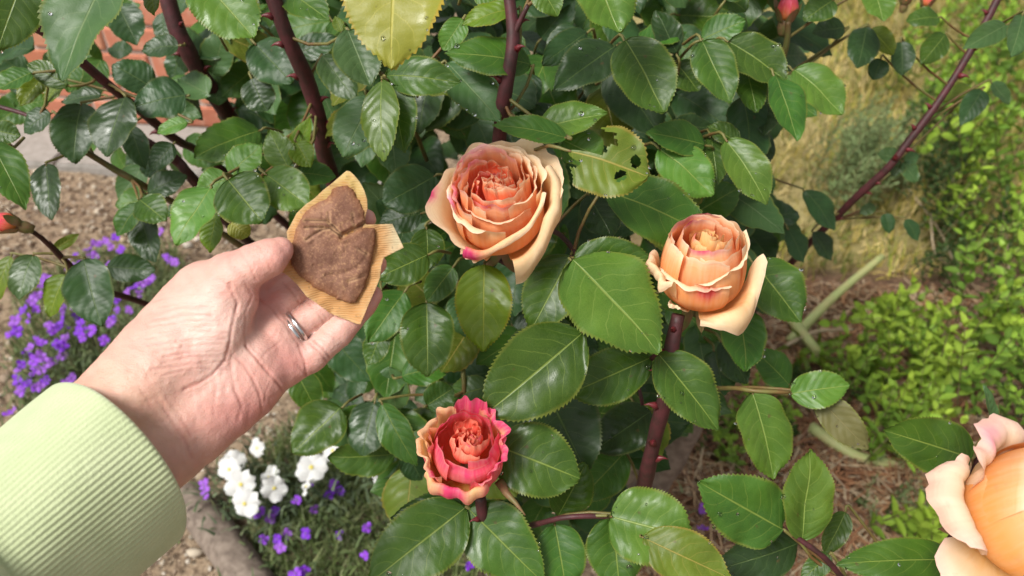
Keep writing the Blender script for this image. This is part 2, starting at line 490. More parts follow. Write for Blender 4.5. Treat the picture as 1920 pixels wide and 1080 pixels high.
# ---------------------------------------------------------------- brick wall and paving edge
def brick_wall():
    w = thing('brick_wall', 'low salmon pink brick wall behind the rose leaves', 'wall', (-2.35, 2.14, 0))
    mb = NT('brick_salmon'); oc = mb.coord('Object'); rn = mb.node('ShaderNodeObjectInfo').outputs['Random']
    f = mb.noise(oc, 35, 5, 0.65)
    c = mb.ramp(rn, [(0.0, (0.44, 0.15, 0.085)), (0.4, (0.54, 0.20, 0.12)), (0.75, (0.48, 0.17, 0.09)), (1.0, (0.56, 0.28, 0.17))])
    c = mb.mix(mb.sstep(f, 0.5, 0.8), c, (0.58, 0.34, 0.24))
    mb.set(Base_Color=c, Roughness=0.9, Normal=mb.bump(f, 0.6, 0.003))
    mm = simple_mat('mortar', (0.50, 0.42, 0.36), (0.40, 0.33, 0.28), 60, 0.95, 0.6, 0.003)
    # mortar core, set back behind the brick faces
    Wd, H = 1.75, 0.90
    def box(x0, x1, y0, y1, z0, z1, bev=0.0, seed=0):
        r = np.random.default_rng(seed); q = []
        for z in (z0, z1):
            for (x, y) in ((x0, y0), (x1, y0), (x1, y1), (x0, y1)):
                q.append((x, y, z))
        V = np.array(q); 
        return V, [(0, 3, 2, 1), (4, 5, 6, 7), (0, 1, 5, 4), (1, 2, 6, 5), (2, 3, 7, 6), (3, 0, 4, 7)]
    V, F = box(0, Wd, 0.008, 0.20, -0.02, H)
    link('mortar', mesh_np('mortar', V, F, mm, smooth=False), w)
    import bmesh
    def brick_mesh(L, seed):
        bm = bmesh.new(); V, F = box(-L / 2, L / 2, -0.0, 0.10, -0.0325, 0.0325)
        vs = [bm.verts.new(v) for v in V]
        for f in F: bm.faces.new([vs[i] for i in f])
        bmesh.ops.bevel(bm, geom=bm.edges[:], offset=0.005, segments=1, affect='EDGES')
        r = np.random.default_rng(seed)
        for v in bm.verts: v.co += Vector(r.normal(0, 0.0012, 3))
        me = bpy.data.meshes.new('brick'); bm.to_mesh(me); bm.free(); me.materials.append(mb.m); return me
    full = [brick_mesh(0.215, k) for k in range(3)]; half = brick_mesh(0.1025, 9)
    r = random.Random(2)
    for row in range(12):
        z = 0.0325 + 0.075 * row
        x = 0.0
        first = row % 2 == 1
        while x < Wd - 0.05:
            L = 0.1025 if (first or Wd - x < 0.215) else 0.215
            me = half if L < 0.2 else full[r.randrange(3)]
            o = link('brick', me, w, (x + L / 2, r.uniform(-0.002, 0.002), z))
            x += L + 0.01; first = False
    w.rotation_euler = (0, 0, math.radians(-6))
    # flat concrete paving slabs at its foot
    ms = simple_mat('concrete_slab', (0.36, 0.33, 0.30), (0.27, 0.25, 0.22), 45, 0.9, 0.5, 0.002)
    for k, xx in enumerate((-2.15, -1.69, -1.23, -0.77)):
        bm = bmesh.new(); V, F = box(0, 0.45, 0, 0.24, -0.03, 0.022)
        vs = [bm.verts.new(v) for v in V]
        for f in F: bm.faces.new([vs[i] for i in f])
        bmesh.ops.bevel(bm, geom=bm.edges[:], offset=0.006, segments=2, affect='EDGES')
        me = bpy.data.meshes.new('paving_slab'); bm.to_mesh(me); bm.free(); me.materials.append(ms)
        o = link('paving_slab', me, None, (xx, 1.84 - k * 0.048, 0.0)); o.rotation_euler = (0, 0, math.radians(-6))
        tag(o, None, None, kind='structure')


brick_wall()


# ---------------------------------------------------------------- small flowers and shrubs
def petal_fan(L, W, cup, nu=5, nv=6, notch=0.0, seed=0):
    r = np.random.default_rng(seed)
    u, v = np.meshgrid(np.linspace(-1, 1, nu), np.linspace(0, 1, nv), indexing='ij')
    w = W * np.sin(np.pi * np.clip(v, 0.03, 0.93) ** 1.3 * 0.92) ** 0.7 / 2
    y = L * v * (1 - notch * (u == 0) * (v > 0.9))
    x = u * w
    z = cup * L * v ** 2 - 0.25 * W * u ** 2 * v + 0.03 * L * r.standard_normal(u.shape) * v
    return np.stack([x, y, z], -1).reshape(-1, 3), grid_faces(nu, nv)


def flower_mesh(name, npet, L, W, cup, colr, colc, mat, seed):
    r = np.random.default_rng(seed); Vs, Fs, Cs, off = [], [], [], 0
    for k in range(npet):
        V, F = petal_fan(L * r.uniform(.85, 1.1), W * r.uniform(.9, 1.1), cup + r.normal(0, .12), seed=seed * 9 + k, notch=.06)
        a = 2 * np.pi * k / npet + r.normal(0, .12); R = np.array([[math.cos(a), -math.sin(a), 0], [math.sin(a), math.cos(a), 0], [0, 0, 1]])
        d = np.clip(np.linalg.norm(V[:, :2], axis=1) / L, 0, 1)
        Cs.append(np.outer(1 - d, np.array(colr) * .85) + np.outer(d, np.array(colr)))
        V = V @ R.T; V[:, 2] += 0.0006 * (k % 2)
        Vs.append(V); Fs.append(F + off); off += len(V)
    # eye of the flower
    th = np.linspace(0, 2 * np.pi, 7)[:-1]; rc = L * 0.16
    V = np.vstack([np.stack([np.cos(th) * rc, np.sin(th) * rc, np.full(6, .0012)], 1), [[0, 0, .004]]])
    Vs.append(V); Cs.append(np.tile(colc, (7, 1)))
    F2 = [(off + k, off + (k + 1) % 6, off + 6) for k in range(6)]
    F = [tuple(f) for f in np.vstack(Fs)] + F2
    return mesh_np(name, np.vstack(Vs), F, mat, col=np.vstack(Cs))


M_FLOWER = vcol_mat('flower_petals', 0.55, 0.3, 400, 0.2)
M_SPRIG = vcol_mat('sprig_leaves', 0.5, 0.3, 250, 0.3)
M_STEM = simple_mat('thin_stem', (0.16, 0.20, 0.07), (0.22, 0.20, 0.10), 50, .6)


def stems_mesh(name, segs, rad, mat):
    Vs, Fs, off = [], [], 0
    for a, b in segs:
        m = (np.array(a) + np.array(b)) / 2 + rng.normal(0, .008, 3)
        V, F = tube(catmull([a, m, b], 5), rad, 4)
        Vs.append(V); Fs += [tuple(i + off for i in f) for f in F]; off += len(V)
    return mesh_np(name, np.vstack(Vs), Fs, mat)


def place(o, pos, nrm, spin, s=1.0):
    q = Vector(nrm).to_track_quat('Z', 'Y').to_matrix().to_4x4()
    o.matrix_basis = Matrix.Translation(Vector(pos)) @ q @ Matrix.Rotation(spin, 4, 'Z') @ Matrix.Scale(s, 4)


def flower_plant(name, label, cat, group, basepx, pts, variants, hr, spread, leafcols, nleaf, seed):
    r = np.random.default_rng(seed)
    b = G(*basepx); root = thing(name, label, cat, b, group); segs = []
    for (px, py, s) in pts:
        h = r.uniform(*hr); p = G(px, py, h) - b
        n = unit(np.array([r.normal(0, .45), -0.55 + r.normal(0, .4), 0.8]))
        o = link('flower', variants[r.integers(len(variants))], root)
        place(o, p, n, r.uniform(0, 6.28), s * r.uniform(.85, 1.15))
        foot = np.array([p[0] * .75 + r.normal(0, .01), p[1] * .75 + .02, -.005])
        segs.append((foot, p - n * .001))
    tag(link('stems', stems_mesh('stems', segs, .0011, M_STEM), root), kind='stuff')
    # narrow leaves along the stems
    k = r.integers(0, len(segs), nleaf); t = r.random(nleaf)[:, None] ** 1.3 * .85
    A = np.array([s[0] for s in segs])[k]; B = np.array([s[1] for s in segs])[k]
    base = A * (1 - t) + B * t + r.normal(0, spread, (nleaf, 3)) * np.array([1, 1, .3])
    base[:, 2] = np.maximum(base[:, 2], 0)
    me = blades('foliage', base, r.uniform(.012, .03, nleaf), r.uniform(.003, .006, nleaf), r.uniform(.4, 1.6, nleaf), pick(r, nleaf, leafcols), M_BLADE, seed + 1)
    tag(link('foliage', me, root), kind='stuff')
    return root


PUR = [flower_mesh('purple_flower', 4, .0095, .0088, .25, c, (.30, .20, .35), M_FLOWER, 11 + k) for k, c in enumerate([(.26, .055, .70), (.33, .08, .74), (.40, .14, .72)])]
WHT = [flower_mesh('white_flower', 5, .020, .023, .12, (.82, .82, .80), (.80, .68, .16), M_FLOWER, 31 + k) for k in range(3)]


def garden_flowers():
    z = lambda pts, s=1.0: [(x / 3.176, 400 + y / 3.176, s) for x, y in pts]
    up = z([(690, 140), (660, 195), (600, 190), (555, 250), (520, 215), (440, 255), (475, 305), (420, 320), (720, 215), (640, 320), (570, 180), (630, 165), (830, 20), (960, 110), (1010, 280), (990, 260), (1040, 290)], 1.05)
    md = z([(140, 575), (90, 640), (100, 700), (60, 720), (270, 390), (255, 430), (225, 490), (195, 520), (215, 570), (170, 630), (450, 545), (465, 610), (480, 650), (470, 700), (510, 700), (550, 695), (490, 740), (300, 670), (310, 700), (345, 680), (370, 640), (380, 670), (380, 575), (220, 755), (250, 770), (390, 745), (340, 775), (370, 790), (180, 800), (155, 845), (240, 850), (310, 885), (295, 890), (370, 850), (200, 880)], 1.05)
    lo = z([(130, 900), (115, 930), (195, 945), (105, 985), (160, 1010), (130, 1050), (120, 1060), (215, 1040), (270, 1000), (235, 1025), (430, 980), (400, 1005), (250, 930), (45, 1190), (70, 1185)], 1.0)
    rt = z([(665, 635), (655, 650), (620, 755), (760, 470), (800, 440), (825, 470), (890, 400), (850, 410), (910, 385), (830, 500), (770, 575), (700, 575), (690, 510), (840, 430)], 1.0)
    gl = [(.12, .17, .06), (.18, .22, .10), (.09, .13, .05)]
    g = 'purple flowering plants in the bed'
    flower_plant('purple_flower_plant', 'purple flowers trailing over bare soil toward the brick wall', 'flower plant', g, (190, 520), up, PUR, (.08, .16), .02, gl, 500, 41)
    flower_plant('purple_flower_plant', 'dense mound of purple flowers above the green sleeve', 'flower plant', g, (110, 680), md, PUR, (.08, .20), .02, gl, 900, 42)
    flower_plant('purple_flower_plant', 'low purple flowers at the edge of the green sleeve', 'flower plant', g, (60, 800), lo, PUR, (.06, .14), .02, gl, 300, 43)
    flower_plant('purple_flower_plant', 'purple flowers close beside the wrist and thumb base', 'flower plant', g, (260, 640), rt, PUR, (.08, .18), .02, gl, 500, 44)
    q = lambda pts, s=1.0: [(360 + x / 3.375, 760 + y / 3.375, s) for x, y in pts]
    sc = q([(75, 500), (90, 555), (390, 690), (495, 710), (530, 660), (745, 490), (770, 660), (665, 600), (870, 560), (900, 500), (945, 545), (455, 850), (540, 845), (560, 900), (600, 815), (720, 810), (930, 815), (1105, 775), (1240, 880), (1250, 915), (1095, 950), (655, 1065), (710, 1040)], .95)
    sc += [(488, 960, .9), (1315, 955, .95), (1318, 990, .95), (1010, 962, .7), (880, 1060, .8)]
    flower_plant('purple_flower_plant', 'scattered purple flowers among fine ground cover below the white flowers', 'flower plant', g, (600, 1000), sc, PUR, (.03, .07), .03, gl, 600, 45)
    wh = 'white flowering plants in the bed'
    gw = [(.10, .14, .07), (.16, .20, .11), (.07, .10, .05)]
    flower_plant('white_flower_plant', 'cluster of white flowers with yellow eyes beside the sleeve cuff', 'flower plant', wh, (440, 930), [(430, 880, 1), (452, 908, 1.05), (459, 944, .95), (514, 915, 1.1), (505, 895, .95), (482, 840, .8), (438, 865, .8)], WHT, (.07, .10), .03, gw, 500, 51)
    flower_plant('white_flower_plant', 'white flowers partly hidden under the rose leaves', 'flower plant', wh, (630, 900), [(584, 876, 1.05), (624, 845, 1.0), (628, 812, .8), (690, 840, .9), (700, 820, .7), (575, 912, .75)], WHT, (.07, .12), .03, gw, 500, 52)
    flower_plant('white_flower_plant', 'single white flower beside the pink and orange rose', 'flower plant', wh, (750, 960), [(753, 929, 1.05), (715, 893, .8)], WHT, (.06, .09), .02, gw, 200, 53)


garden_flowers()


def sprig_mesh(seed, L, leafL, leafW, pairs, col, top):
    r = np.random.default_rng(seed)
    bend = r.normal(0, .12, 2) * L
    pts = catmull([(0, 0, 0), (bend[0] * .4, bend[1] * .4, L * .5), (bend[0], bend[1], L)], 7)
    V, F = tube(pts, np.linspace(.0013, .0007, 7), 4); Vs, Fs, off = [V], [tuple(f) for f in F], len(V)
    C = [np.tile(np.array((.20, .17, .08)), (len(V), 1))]
    for k in range(pairs):
        t = .12 + .88 * k / (pairs - 1); p = pts[min(6, int(t * 6))] * (1 - (t * 6 % 1)) + pts[min(6, int(t * 6) + 1)] * (t * 6 % 1)
        s = 1.0 - .45 * abs(t - .45) * 1.4
        a0 = k * 1.57 + r.normal(0, .3)
        for a in (a0, a0 + np.pi):
            ll, lw = leafL * s * r.uniform(.8, 1.15), leafW * s * r.uniform(.85, 1.15)
            u, v = np.meshgrid([-1, 0, 1], np.linspace(0, 1, 5), indexing='ij')
            w = lw / 2 * np.array([.12, .8, 1.0, .7, .02])[None] * np.ones_like(u)
            X = u * w; Y = v * ll; Z = .22 * lw * np.abs(u) - .25 * ll * v ** 2
            el = .9 * t + .35 + r.normal(0, .2)
            Y2 = Y * math.cos(el) - Z * math.sin(el); Z2 = Y * math.sin(el) + Z * math.cos(el)
            q = np.stack([Y2 * math.cos(a) - X * math.sin(a), Y2 * math.sin(a) + X * math.cos(a), Z2], -1).reshape(-1, 3) + p
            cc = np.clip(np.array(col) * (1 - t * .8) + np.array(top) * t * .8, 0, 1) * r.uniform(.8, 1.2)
            Vs.append(q); Fs += [tuple(f) for f in grid_faces(3, 5, off)]; off += 15; C.append(np.tile(cc, (15, 1)))
    return mesh_np('sprig', np.vstack(Vs), Fs, M_SPRIG, col=np.vstack(C))


def sprig_shrub(name, label, cat, group, basepx, poly, n, variants, hr, seed, scale=(.8, 1.2), tilt=.35):
    r = np.random.default_rng(seed); b = G(*basepx); root = thing(name, label, cat, b, group)
    pts = rnd_in_poly(poly, n, r)
    for k, (px, py) in enumerate(pts):
        h = r.uniform(*hr); me = variants[r.integers(len(variants))]; s = r.uniform(*scale)
        top = G(px, py, h) - b
        nr = unit(np.array([r.normal(0, tilt), r.normal(-.12, tilt), 1.0]))
        L = .11 * s
        o = link('sprig', me, root); place(o, top - nr * L, nr, r.uniform(0, 6.28), s); tag(o, kind='stuff')
    return root


def shrubs():
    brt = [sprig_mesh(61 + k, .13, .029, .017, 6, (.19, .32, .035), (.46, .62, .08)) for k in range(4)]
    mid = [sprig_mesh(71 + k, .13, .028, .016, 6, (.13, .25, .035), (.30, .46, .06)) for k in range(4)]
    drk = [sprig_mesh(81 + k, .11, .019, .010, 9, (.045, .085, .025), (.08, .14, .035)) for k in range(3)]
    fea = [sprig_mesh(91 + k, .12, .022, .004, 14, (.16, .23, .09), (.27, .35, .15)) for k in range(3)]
    g = 'leafy herb shrubs beside the lawn'
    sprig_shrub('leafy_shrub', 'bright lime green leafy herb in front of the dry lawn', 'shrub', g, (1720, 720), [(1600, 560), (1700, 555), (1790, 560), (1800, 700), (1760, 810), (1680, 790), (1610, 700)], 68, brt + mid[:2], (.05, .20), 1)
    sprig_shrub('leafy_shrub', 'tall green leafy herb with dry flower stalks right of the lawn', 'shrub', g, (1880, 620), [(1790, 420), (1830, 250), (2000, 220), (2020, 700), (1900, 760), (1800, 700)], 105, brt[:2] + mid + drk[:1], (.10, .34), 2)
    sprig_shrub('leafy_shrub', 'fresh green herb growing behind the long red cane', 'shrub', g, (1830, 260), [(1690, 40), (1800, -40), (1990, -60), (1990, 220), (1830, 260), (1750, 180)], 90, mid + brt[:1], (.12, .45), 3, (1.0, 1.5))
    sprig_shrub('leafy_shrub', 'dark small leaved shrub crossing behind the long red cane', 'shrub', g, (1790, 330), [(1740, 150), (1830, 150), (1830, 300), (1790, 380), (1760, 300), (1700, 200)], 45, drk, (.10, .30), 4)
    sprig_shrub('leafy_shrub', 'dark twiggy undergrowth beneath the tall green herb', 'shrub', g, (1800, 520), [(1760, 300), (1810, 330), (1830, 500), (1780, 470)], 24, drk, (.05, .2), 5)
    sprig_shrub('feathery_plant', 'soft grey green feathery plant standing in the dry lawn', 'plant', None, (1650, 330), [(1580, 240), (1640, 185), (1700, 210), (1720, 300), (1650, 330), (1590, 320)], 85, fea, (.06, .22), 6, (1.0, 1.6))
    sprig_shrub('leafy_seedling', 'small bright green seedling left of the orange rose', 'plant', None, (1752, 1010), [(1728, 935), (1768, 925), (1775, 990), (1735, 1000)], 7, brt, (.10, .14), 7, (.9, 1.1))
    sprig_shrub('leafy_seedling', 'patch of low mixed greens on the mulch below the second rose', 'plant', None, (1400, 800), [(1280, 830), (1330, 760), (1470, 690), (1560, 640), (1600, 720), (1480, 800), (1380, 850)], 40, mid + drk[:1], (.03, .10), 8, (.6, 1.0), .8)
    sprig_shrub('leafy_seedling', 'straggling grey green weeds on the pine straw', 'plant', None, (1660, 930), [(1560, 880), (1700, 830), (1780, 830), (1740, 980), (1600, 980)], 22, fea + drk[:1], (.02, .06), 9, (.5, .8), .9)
    # pale strap-like stalks
    mp = simple_mat('pale_stalk', (.36, .42, .16), (.42, .40, .17), 40, .5)
    mt = simple_mat('dry_stalk', (.45, .36, .24), (.34, .25, .16), 40, .7)
    def stalk(name, label, cat, pix, hs, rad, mat, group=None):
        pts = np.array([G(x, y, h) for (x, y), h in zip(pix, hs)]); o0 = pts[0].copy(); o0[2] = 0
        V, F = tube(catmull(pts - o0, 14), np.linspace(rad[0], rad[1], 14), 8)
        o = link(name, mesh_np(name, V, F, mat), None, o0); tag(o, label, cat, group)
    gs = 'pale stalks lying in the bed'
    stalk('flower_stalk', 'long straight pale green stalk leaning over dark soil', 'stalk', [(1482, 640), (1560, 560), (1655, 480)], (.03, .07, .12), (.011, .007), mp, gs)
    stalk('flower_stalk', 'thick curved yellow green stalk lying on the pine straw', 'stalk', [(1520, 800), (1570, 835), (1620, 860), (1692, 872)], (.02, .02, .015, .012), (.011, .009), mp, gs)
    stalk('flower_stalk', 'yellowing stalk crossing under the pale green stalk', 'stalk', [(1478, 590), (1510, 630), (1545, 675)], (.03, .05, .03), (.012, .008), mp, gs)
    stalk('flower_stalk', 'thin arching straw coloured stalk beside the pale stalks', 'stalk', [(1470, 650), (1530, 622), (1600, 618)], (.03, .06, .05), (.004, .003), mt, gs)
    for k, (lab, pix, hs) in enumerate((('dry brown seed stalk rising from the lime green herb', [(1758, 690), (1772, 620), (1788, 580)], (.05, .12, .2)),
                                        ('thin dry stalk leaning before the tall herb', [(1900, 640), (1890, 480), (1884, 420)], (.05, .2, .28)),
                                        ('dry wiry stem trailing over the lawn', [(1700, 350), (1760, 430), (1800, 520)], (.02, .08, .12)),
                                        ('thin wiry stem arching beside the dark undergrowth', [(1745, 400), (1752, 470), (1780, 500)], (.1, .09, .05)))):
        stalk('dry_stem', lab, 'stem', pix, hs, (.0022, .0014), mt, 'dry stems among the herbs')
    stalk('garden_stick', 'pale weathered stick poking out of the tall herb', 'stick', [(1885, 600), (1960, 650)], (.15, .12), (.006, .005), mt)
    stalk('wood_edging', 'weathered grey timber edging beside the cuff', 'edging', [(350, 930), (420, 1020), (520, 1160)], (.012, .012, .012), (.030, .032), M_OLDWOOD)


shrubs()


# ---------------------------------------------------------------- the rose bush
BUSH = thing('rose_bush', 'large rose bush with peach roses, glossy toothed leaves and red thorny canes', 'rose bush', (0.17, 0.80, 0.0))


def attach(o, root):
    o.parent = root
    o.matrix_parent_inverse = Matrix.Translation(-root.location)
    return o


def leaf_arrays(L, W, fold=0.25, bend=0.3, wave=0.04, twist=0.0, seed=0, rows=44, cols=9, teeth=20, shape=0.0, petiole=0.012, tooth=0.034, curl=0.0):
    """blade in local x (across), y (base to tip), z (upper face); returns verts, quads, uv"""
    r = np.random.default_rng(seed)
    v = np.linspace(0, 1, rows); u = np.linspace(-1, 1, cols)
    if cols >= 7: u = np.sort(np.append(u, [-.93, .93])); cols += 2
    p = 0.56 + shape * 0.3 + r.normal(0, 0.03)
    q_ = 0.80 + r.normal(0, 0.05)
    rat = np.clip((W / L - .66) / .3, 0, 1); p -= .14 * rat; q_ -= .24 * rat
    w = (np.clip(v, 0, 1) ** p) * (np.clip(1 - v, 0, 1) ** q_)
    w = w / w.max() * W / 2
    w = w * (1 - 0.22 * np.exp(-((v - 0.95) / 0.06) ** 2))
    tv = v * teeth + 0.3 * np.sin(v * 11 + r.uniform(0, 6)); saw = (tv % 1.0)
    saw = np.where(saw < 0.76, saw / 0.76, (1 - saw) / 0.24) - 0.3
    amp = tooth * W * np.sin(np.pi * np.clip(v, 0.02, 0.98)) ** 0.5 * np.array([1, 1])[:, None]
    jl = 1 + 0.04 * np.sin(v * 7 + r.uniform(0, 6)); jr = 1 + 0.04 * np.sin(v * 6 + r.uniform(0, 6))
    U, Vv = np.meshgrid(u, v, indexing='ij')
    wl, wr = w * jl + amp[0] * saw, w * jr + amp[1] * saw
    WW = np.where(U < 0, wl[None], wr[None])
    edge = np.abs(U) > 0.99
    inner = np.where(U < 0, (w * jl)[None], (w * jr)[None])
    half = np.where(edge, WW, inner * (np.abs(U) ** 0.9) / np.maximum(np.abs(U), 1e-6))
    X = U * half
    Y = Vv * L + np.where(edge, saw[None] * 0.016 * L, 0)
    # arc along the length
    th = bend * (0.5 - Vv)
    yc = np.cumsum(np.cos(bend * (0.5 - v) + curl * np.clip(v - .6, 0, 1) * -2.5)) / rows * L
    zc = np.cumsum(np.sin(bend * (0.5 - v) + curl * np.clip(v - .6, 0, 1) * -2.5)) / rows * L
    yc -= yc[0]; zc -= zc[0]
    if curl == 0:
        yc *= L / yc[-1]
    Yb = yc[None] + (Y - Vv * L); Zb = zc[None] * np.ones_like(U)
    ff = fold * (1 - 0.35 * Vv) * (1 + 0.0 * U)
    ax = np.abs(U)
    Z = Zb + np.abs(X) * np.sin(ff) * (1 - 0.35 * ax)
    X = X * np.cos(ff)
    ph = r.uniform(0, 6, 2)
    Z += wave * W * ax ** 2 * (np.sin(Vv * 9 + ph[0] + (U > 0) * 2.0) + 0.6 * np.sin(Vv * 19 + ph[1] + (U > 0)))
    # quilted relief between lateral veins
    q = Vv * 7 - ax ** 1.25 * 1.9 + 0.3 * np.sin(Vv * 5 + ph[0])
    Z += 0.011 * W * np.sin(np.pi * (q % 1.0)) * np.sin(np.pi * np.clip(ax, 0, 1)) * (0.6 + 0.4 * r.random())
    Z += 0.10 * W * (vnoise(U * 1.6 + seed % 91, Vv * 2.6 + seed % 37, seed) - 0.5)
    if twist:
        a = twist * (Vv - 0.3); X, Z = X * np.cos(a) - Z * np.sin(a), X * np.sin(a) + Z * np.cos(a)
    V = np.stack([X, Yb, Z], -1).reshape(-1, 3)
    uv = np.stack([(U + 1) / 2, Vv], -1).reshape(-1, 2)
    return V, grid_faces(cols, rows), uv


def leaf_object(B, T, nrm, W, kind, seed, parent, rows=44, cols=9, petiole=None, drop=None, name='leaf', mask=None, **kw):
    B, T = np.asarray(B, float), np.asarray(T, float)
    y = T - B; L = np.linalg.norm(y); y = y / L
    n = nrm - y * np.dot(nrm, y); n = unit(n); x = np.cross(y, n)
    V, F, uv = leaf_arrays(L, W, seed=seed, rows=rows, cols=cols, **kw)
    midx = np.zeros(len(F), int); mats = [LEAF[kind]]
    if mask is not None:
        keep = ~mask(uv[F].mean(1)); F = F[keep]; midx = midx[keep]
    if petiole is not None:                         # stalk from the blade's base into the bush
        R = np.stack([x, y, n], 1)
        q = [(np.asarray(p) - B) @ R for p in petiole]
        tv, tf = tube(catmull([(0, L * .03, -.0004), (0, -.002, -.0008)] + q, 7), np.linspace(.0008, .0013, 7), 5)
        tf = np.array([f if len(f) == 4 else (f[0], f[1], f[2], f[2]) for f in tf if len(f) == 4])
        F = np.vstack([F, tf + len(V)]); midx = np.concatenate([midx, np.ones(len(tf), int)])
        uv = np.vstack([uv, np.full((len(tv), 2), .5)]); V = np.vstack([V, tv]); mats.append(M_PETIOLE)
    me = mesh_np(name, V, F, uv=uv, mats=mats, midx=midx)
    o = link(name, me); attach(o, parent)
    M = Matrix(((x[0], y[0], n[0], B[0]), (x[1], y[1], n[1], B[1]), (x[2], y[2], n[2], B[2]), (0, 0, 0, 1)))
    o.matrix_basis = M
    return o


# canes
def thorn_mesh():
    V, F = tube(np.array([(0, 0, 0), (.0012, 0, .003), (.0015, 0, .0055), (.0005, 0, .0085)]), [.0030, .0018, .0009, .00008], 6)
    return mesh_np('thorn', V, F, M_THORN)


THORN = thorn_mesh()
CANE_PTS = []


def cane(pix, rad, mat=None, thorns=0, seed=0, n=30, name='cane'):
    pts = catmull([P(x, y, d) for x, y, d in pix], n)
    r = np.random.default_rng(seed)
    if name == 'cane' and mat is not M_OLDWOOD: CANE_PTS.append(catmull([P(x, y, d) for x, y, d in pix], 60))
    o0 = pts[0].copy()
    rr = np.linspace(rad[0], rad[1], n) * (1 + .05 * np.sin(np.linspace(0, 25, n) + seed))
    V, F = tube(pts - o0, rr, 10, .015, seed)
    o = link(name, mesh_np(name, V, F, mat or M_CANE)); attach(o, BUSH); o.location = tuple(o0)
    for k in range(thorns):
        t = (k + r.uniform(.2, .8)) / thorns; i = min(n - 2, int(t * (n - 1)))
        tg = unit(pts[i + 1] - pts[i])
        a = r.choice([0, math.pi]) + r.normal(0, .7)          # mostly seen in profile
        side = unit(np.cross(tg, FWD)); v = unit(side * math.cos(a) - FWD * abs(math.sin(a)) * .8)
        q = Vector(v).to_track_quat('Z', 'X').to_matrix().to_4x4()
        th = link('thorn', THORN, o)
        s = r.uniform(.7, 1.15)
        th.matrix_basis = Matrix.Translation(Vector(pts[i] - o0 + v * rr[i] * .85)) @ q @ Matrix.Scale(s, 4)
    return o


cane([(495, -60, .50), (535, 60, .52), (575, 150, .55), (603, 240, .58), (615, 310, .62), (700, 520, .75), (900, 760, 1.0), (1120, 900, 1.28)], (.0052, .0075), None, 12, 1)
cane([(300, -60, .66), (330, 50, .68), (365, 120, .70), (400, 175, .73), (520, 330, .85), (800, 620, 1.1), (1150, 890, 1.3)], (.0075, .009), None, 8, 2)
cane([(948, -50, .47), (962, 60, .475), (955, 130, .48), (940, 225, .50), (945, 330, .55), (1000, 560, .78), (1150, 860, 1.25)], (.0038, .0062), None, 9, 3)
cane([(990, 10, .465), (975, 40, .47), (962, 70, .475)], (.0014, .0022), None, 0, 31, 8)
cane([(1272, 590, .455), (1258, 660, .46), (1248, 740, .475), (1228, 820, .50), (1210, 900, .54), (1190, 990, .72), (1190, 960, 1.2)], (.0042, .0060), None, 9, 4)
cane([(1890, -40, .70), (1820, 95, .71), (1760, 190, .72), (1700, 270, .735), (1660, 320, .75), (1575, 400, .80), (1430, 560, .95), (1230, 860, 1.28)], (.0034, .0042), None, 14, 5)
cane([(0, 15, .52), (60, 48, .53), (110, 80, .55), (210, 165, .60), (260, 205, .64), (330, 262, .70), (420, 320, .78), (700, 560, 1.0), (1100, 880, 1.3)], (.0032, .0045), None, 6, 6)
cane([(150, 278, .60), (215, 318, .62), (272, 350, .64), (420, 440, .76), (800, 700, 1.0)], (.0024, .0035), M_CANE_G, 0, 7)
cane([(270, 265, .66), (330, 300, .68), (370, 345, .70), (500, 480, .85), (900, 760, 1.1)], (.0042, .0055), None, 2, 8)
cane([(-20, 195, .60), (40, 212, .60), (70, 225, .60)], (.0018, .0015), None, 0, 9, 8)
cane([(8, 290, .56), (28, 275, .57), (45, 258, .58)], (.0013, .0012), M_PETIOLE, 0, 10, 8)
cane([(90, 455, .58), (135, 500, .60), (200, 545, .63), (300, 580, .7), (600, 700, .95)], (.0022, .003), None, 0, 11)
cane([(868, 1012, .52), (925, 990, .505), (985, 988, .468), (1060, 970, .445), (1148, 970, .445), (1182, 990, .44), (1207, 1010, .432)], (.0021, .0012), None, 0, 12)
cane([(900, 930, .45), (908, 980, .46), (930, 1040, .50), (1000, 1100, .6), (1150, 1000, 1.1)], (.0034, .005), None, 3, 13)
cane([(1340, 728, .50), (1380, 728, .485), (1415, 733, .475), (1482, 736, .475)], (.0016, .0013), M_PETIOLE, 0, 14, 10)
cane([(1222, 672, .47), (1236, 662, .462), (1252, 660, .46)], (.0016, .0016), M_CANE, 0, 15, 6)
cane([(1465, 990, .45), (1500, 1012, .448), (1550, 1050, .45), (1600, 1110, .47)], (.0015, .0019), M_CANE, 0, 16, 12)
cane([(1880, 960, .455), (1830, 985, .452), (1795, 1010, .45), (1760, 1090, .47), (1700, 1250, .6)], (.0045, .006), M_CANE, 0, 17)
cane([(1790, 1050, .43), (1800, 1030, .44), (1810, 1000, .45)], (.0014, .0016), M_CANE, 0, 18, 8)
cane([(1850, 818, .46), (1838, 850, .463), (1825, 890, .47)], (.0016, .0022), M_CANE, 0, 19, 8)
cane([(1070, 482, .47), (1085, 486, .468), (1050, 440, .52), (1000, 420, .6)], (.0012, .0022), M_CANE, 0, 20, 10)
cane([(725, 145, .475), (735, 160, .48), (760, 200, .56), (800, 300, .7)], (.0012, .002), M_PETIOLE, 0, 22, 10)
cane([(1205, 760, .52), (1195, 700, .52), (1215, 672, .48)], (.0013, .0013), M_CANE, 0, 23, 8)
cane([(868, 690, .58), (870, 740, .58), (860, 800, .6)], (.0018, .0018), M_PETIOLE, 0, 24, 8)
cane([(1478, 40, .62), (1470, 100, .64), (1420, 250, .72), (1300, 560, 1.0)], (.002, .004), M_CANE_G, 0, 25)
cane([(20, 425, .54), (70, 440, .56), (130, 500, .60)], (.0016, .002), M_CANE, 0, 26, 8)
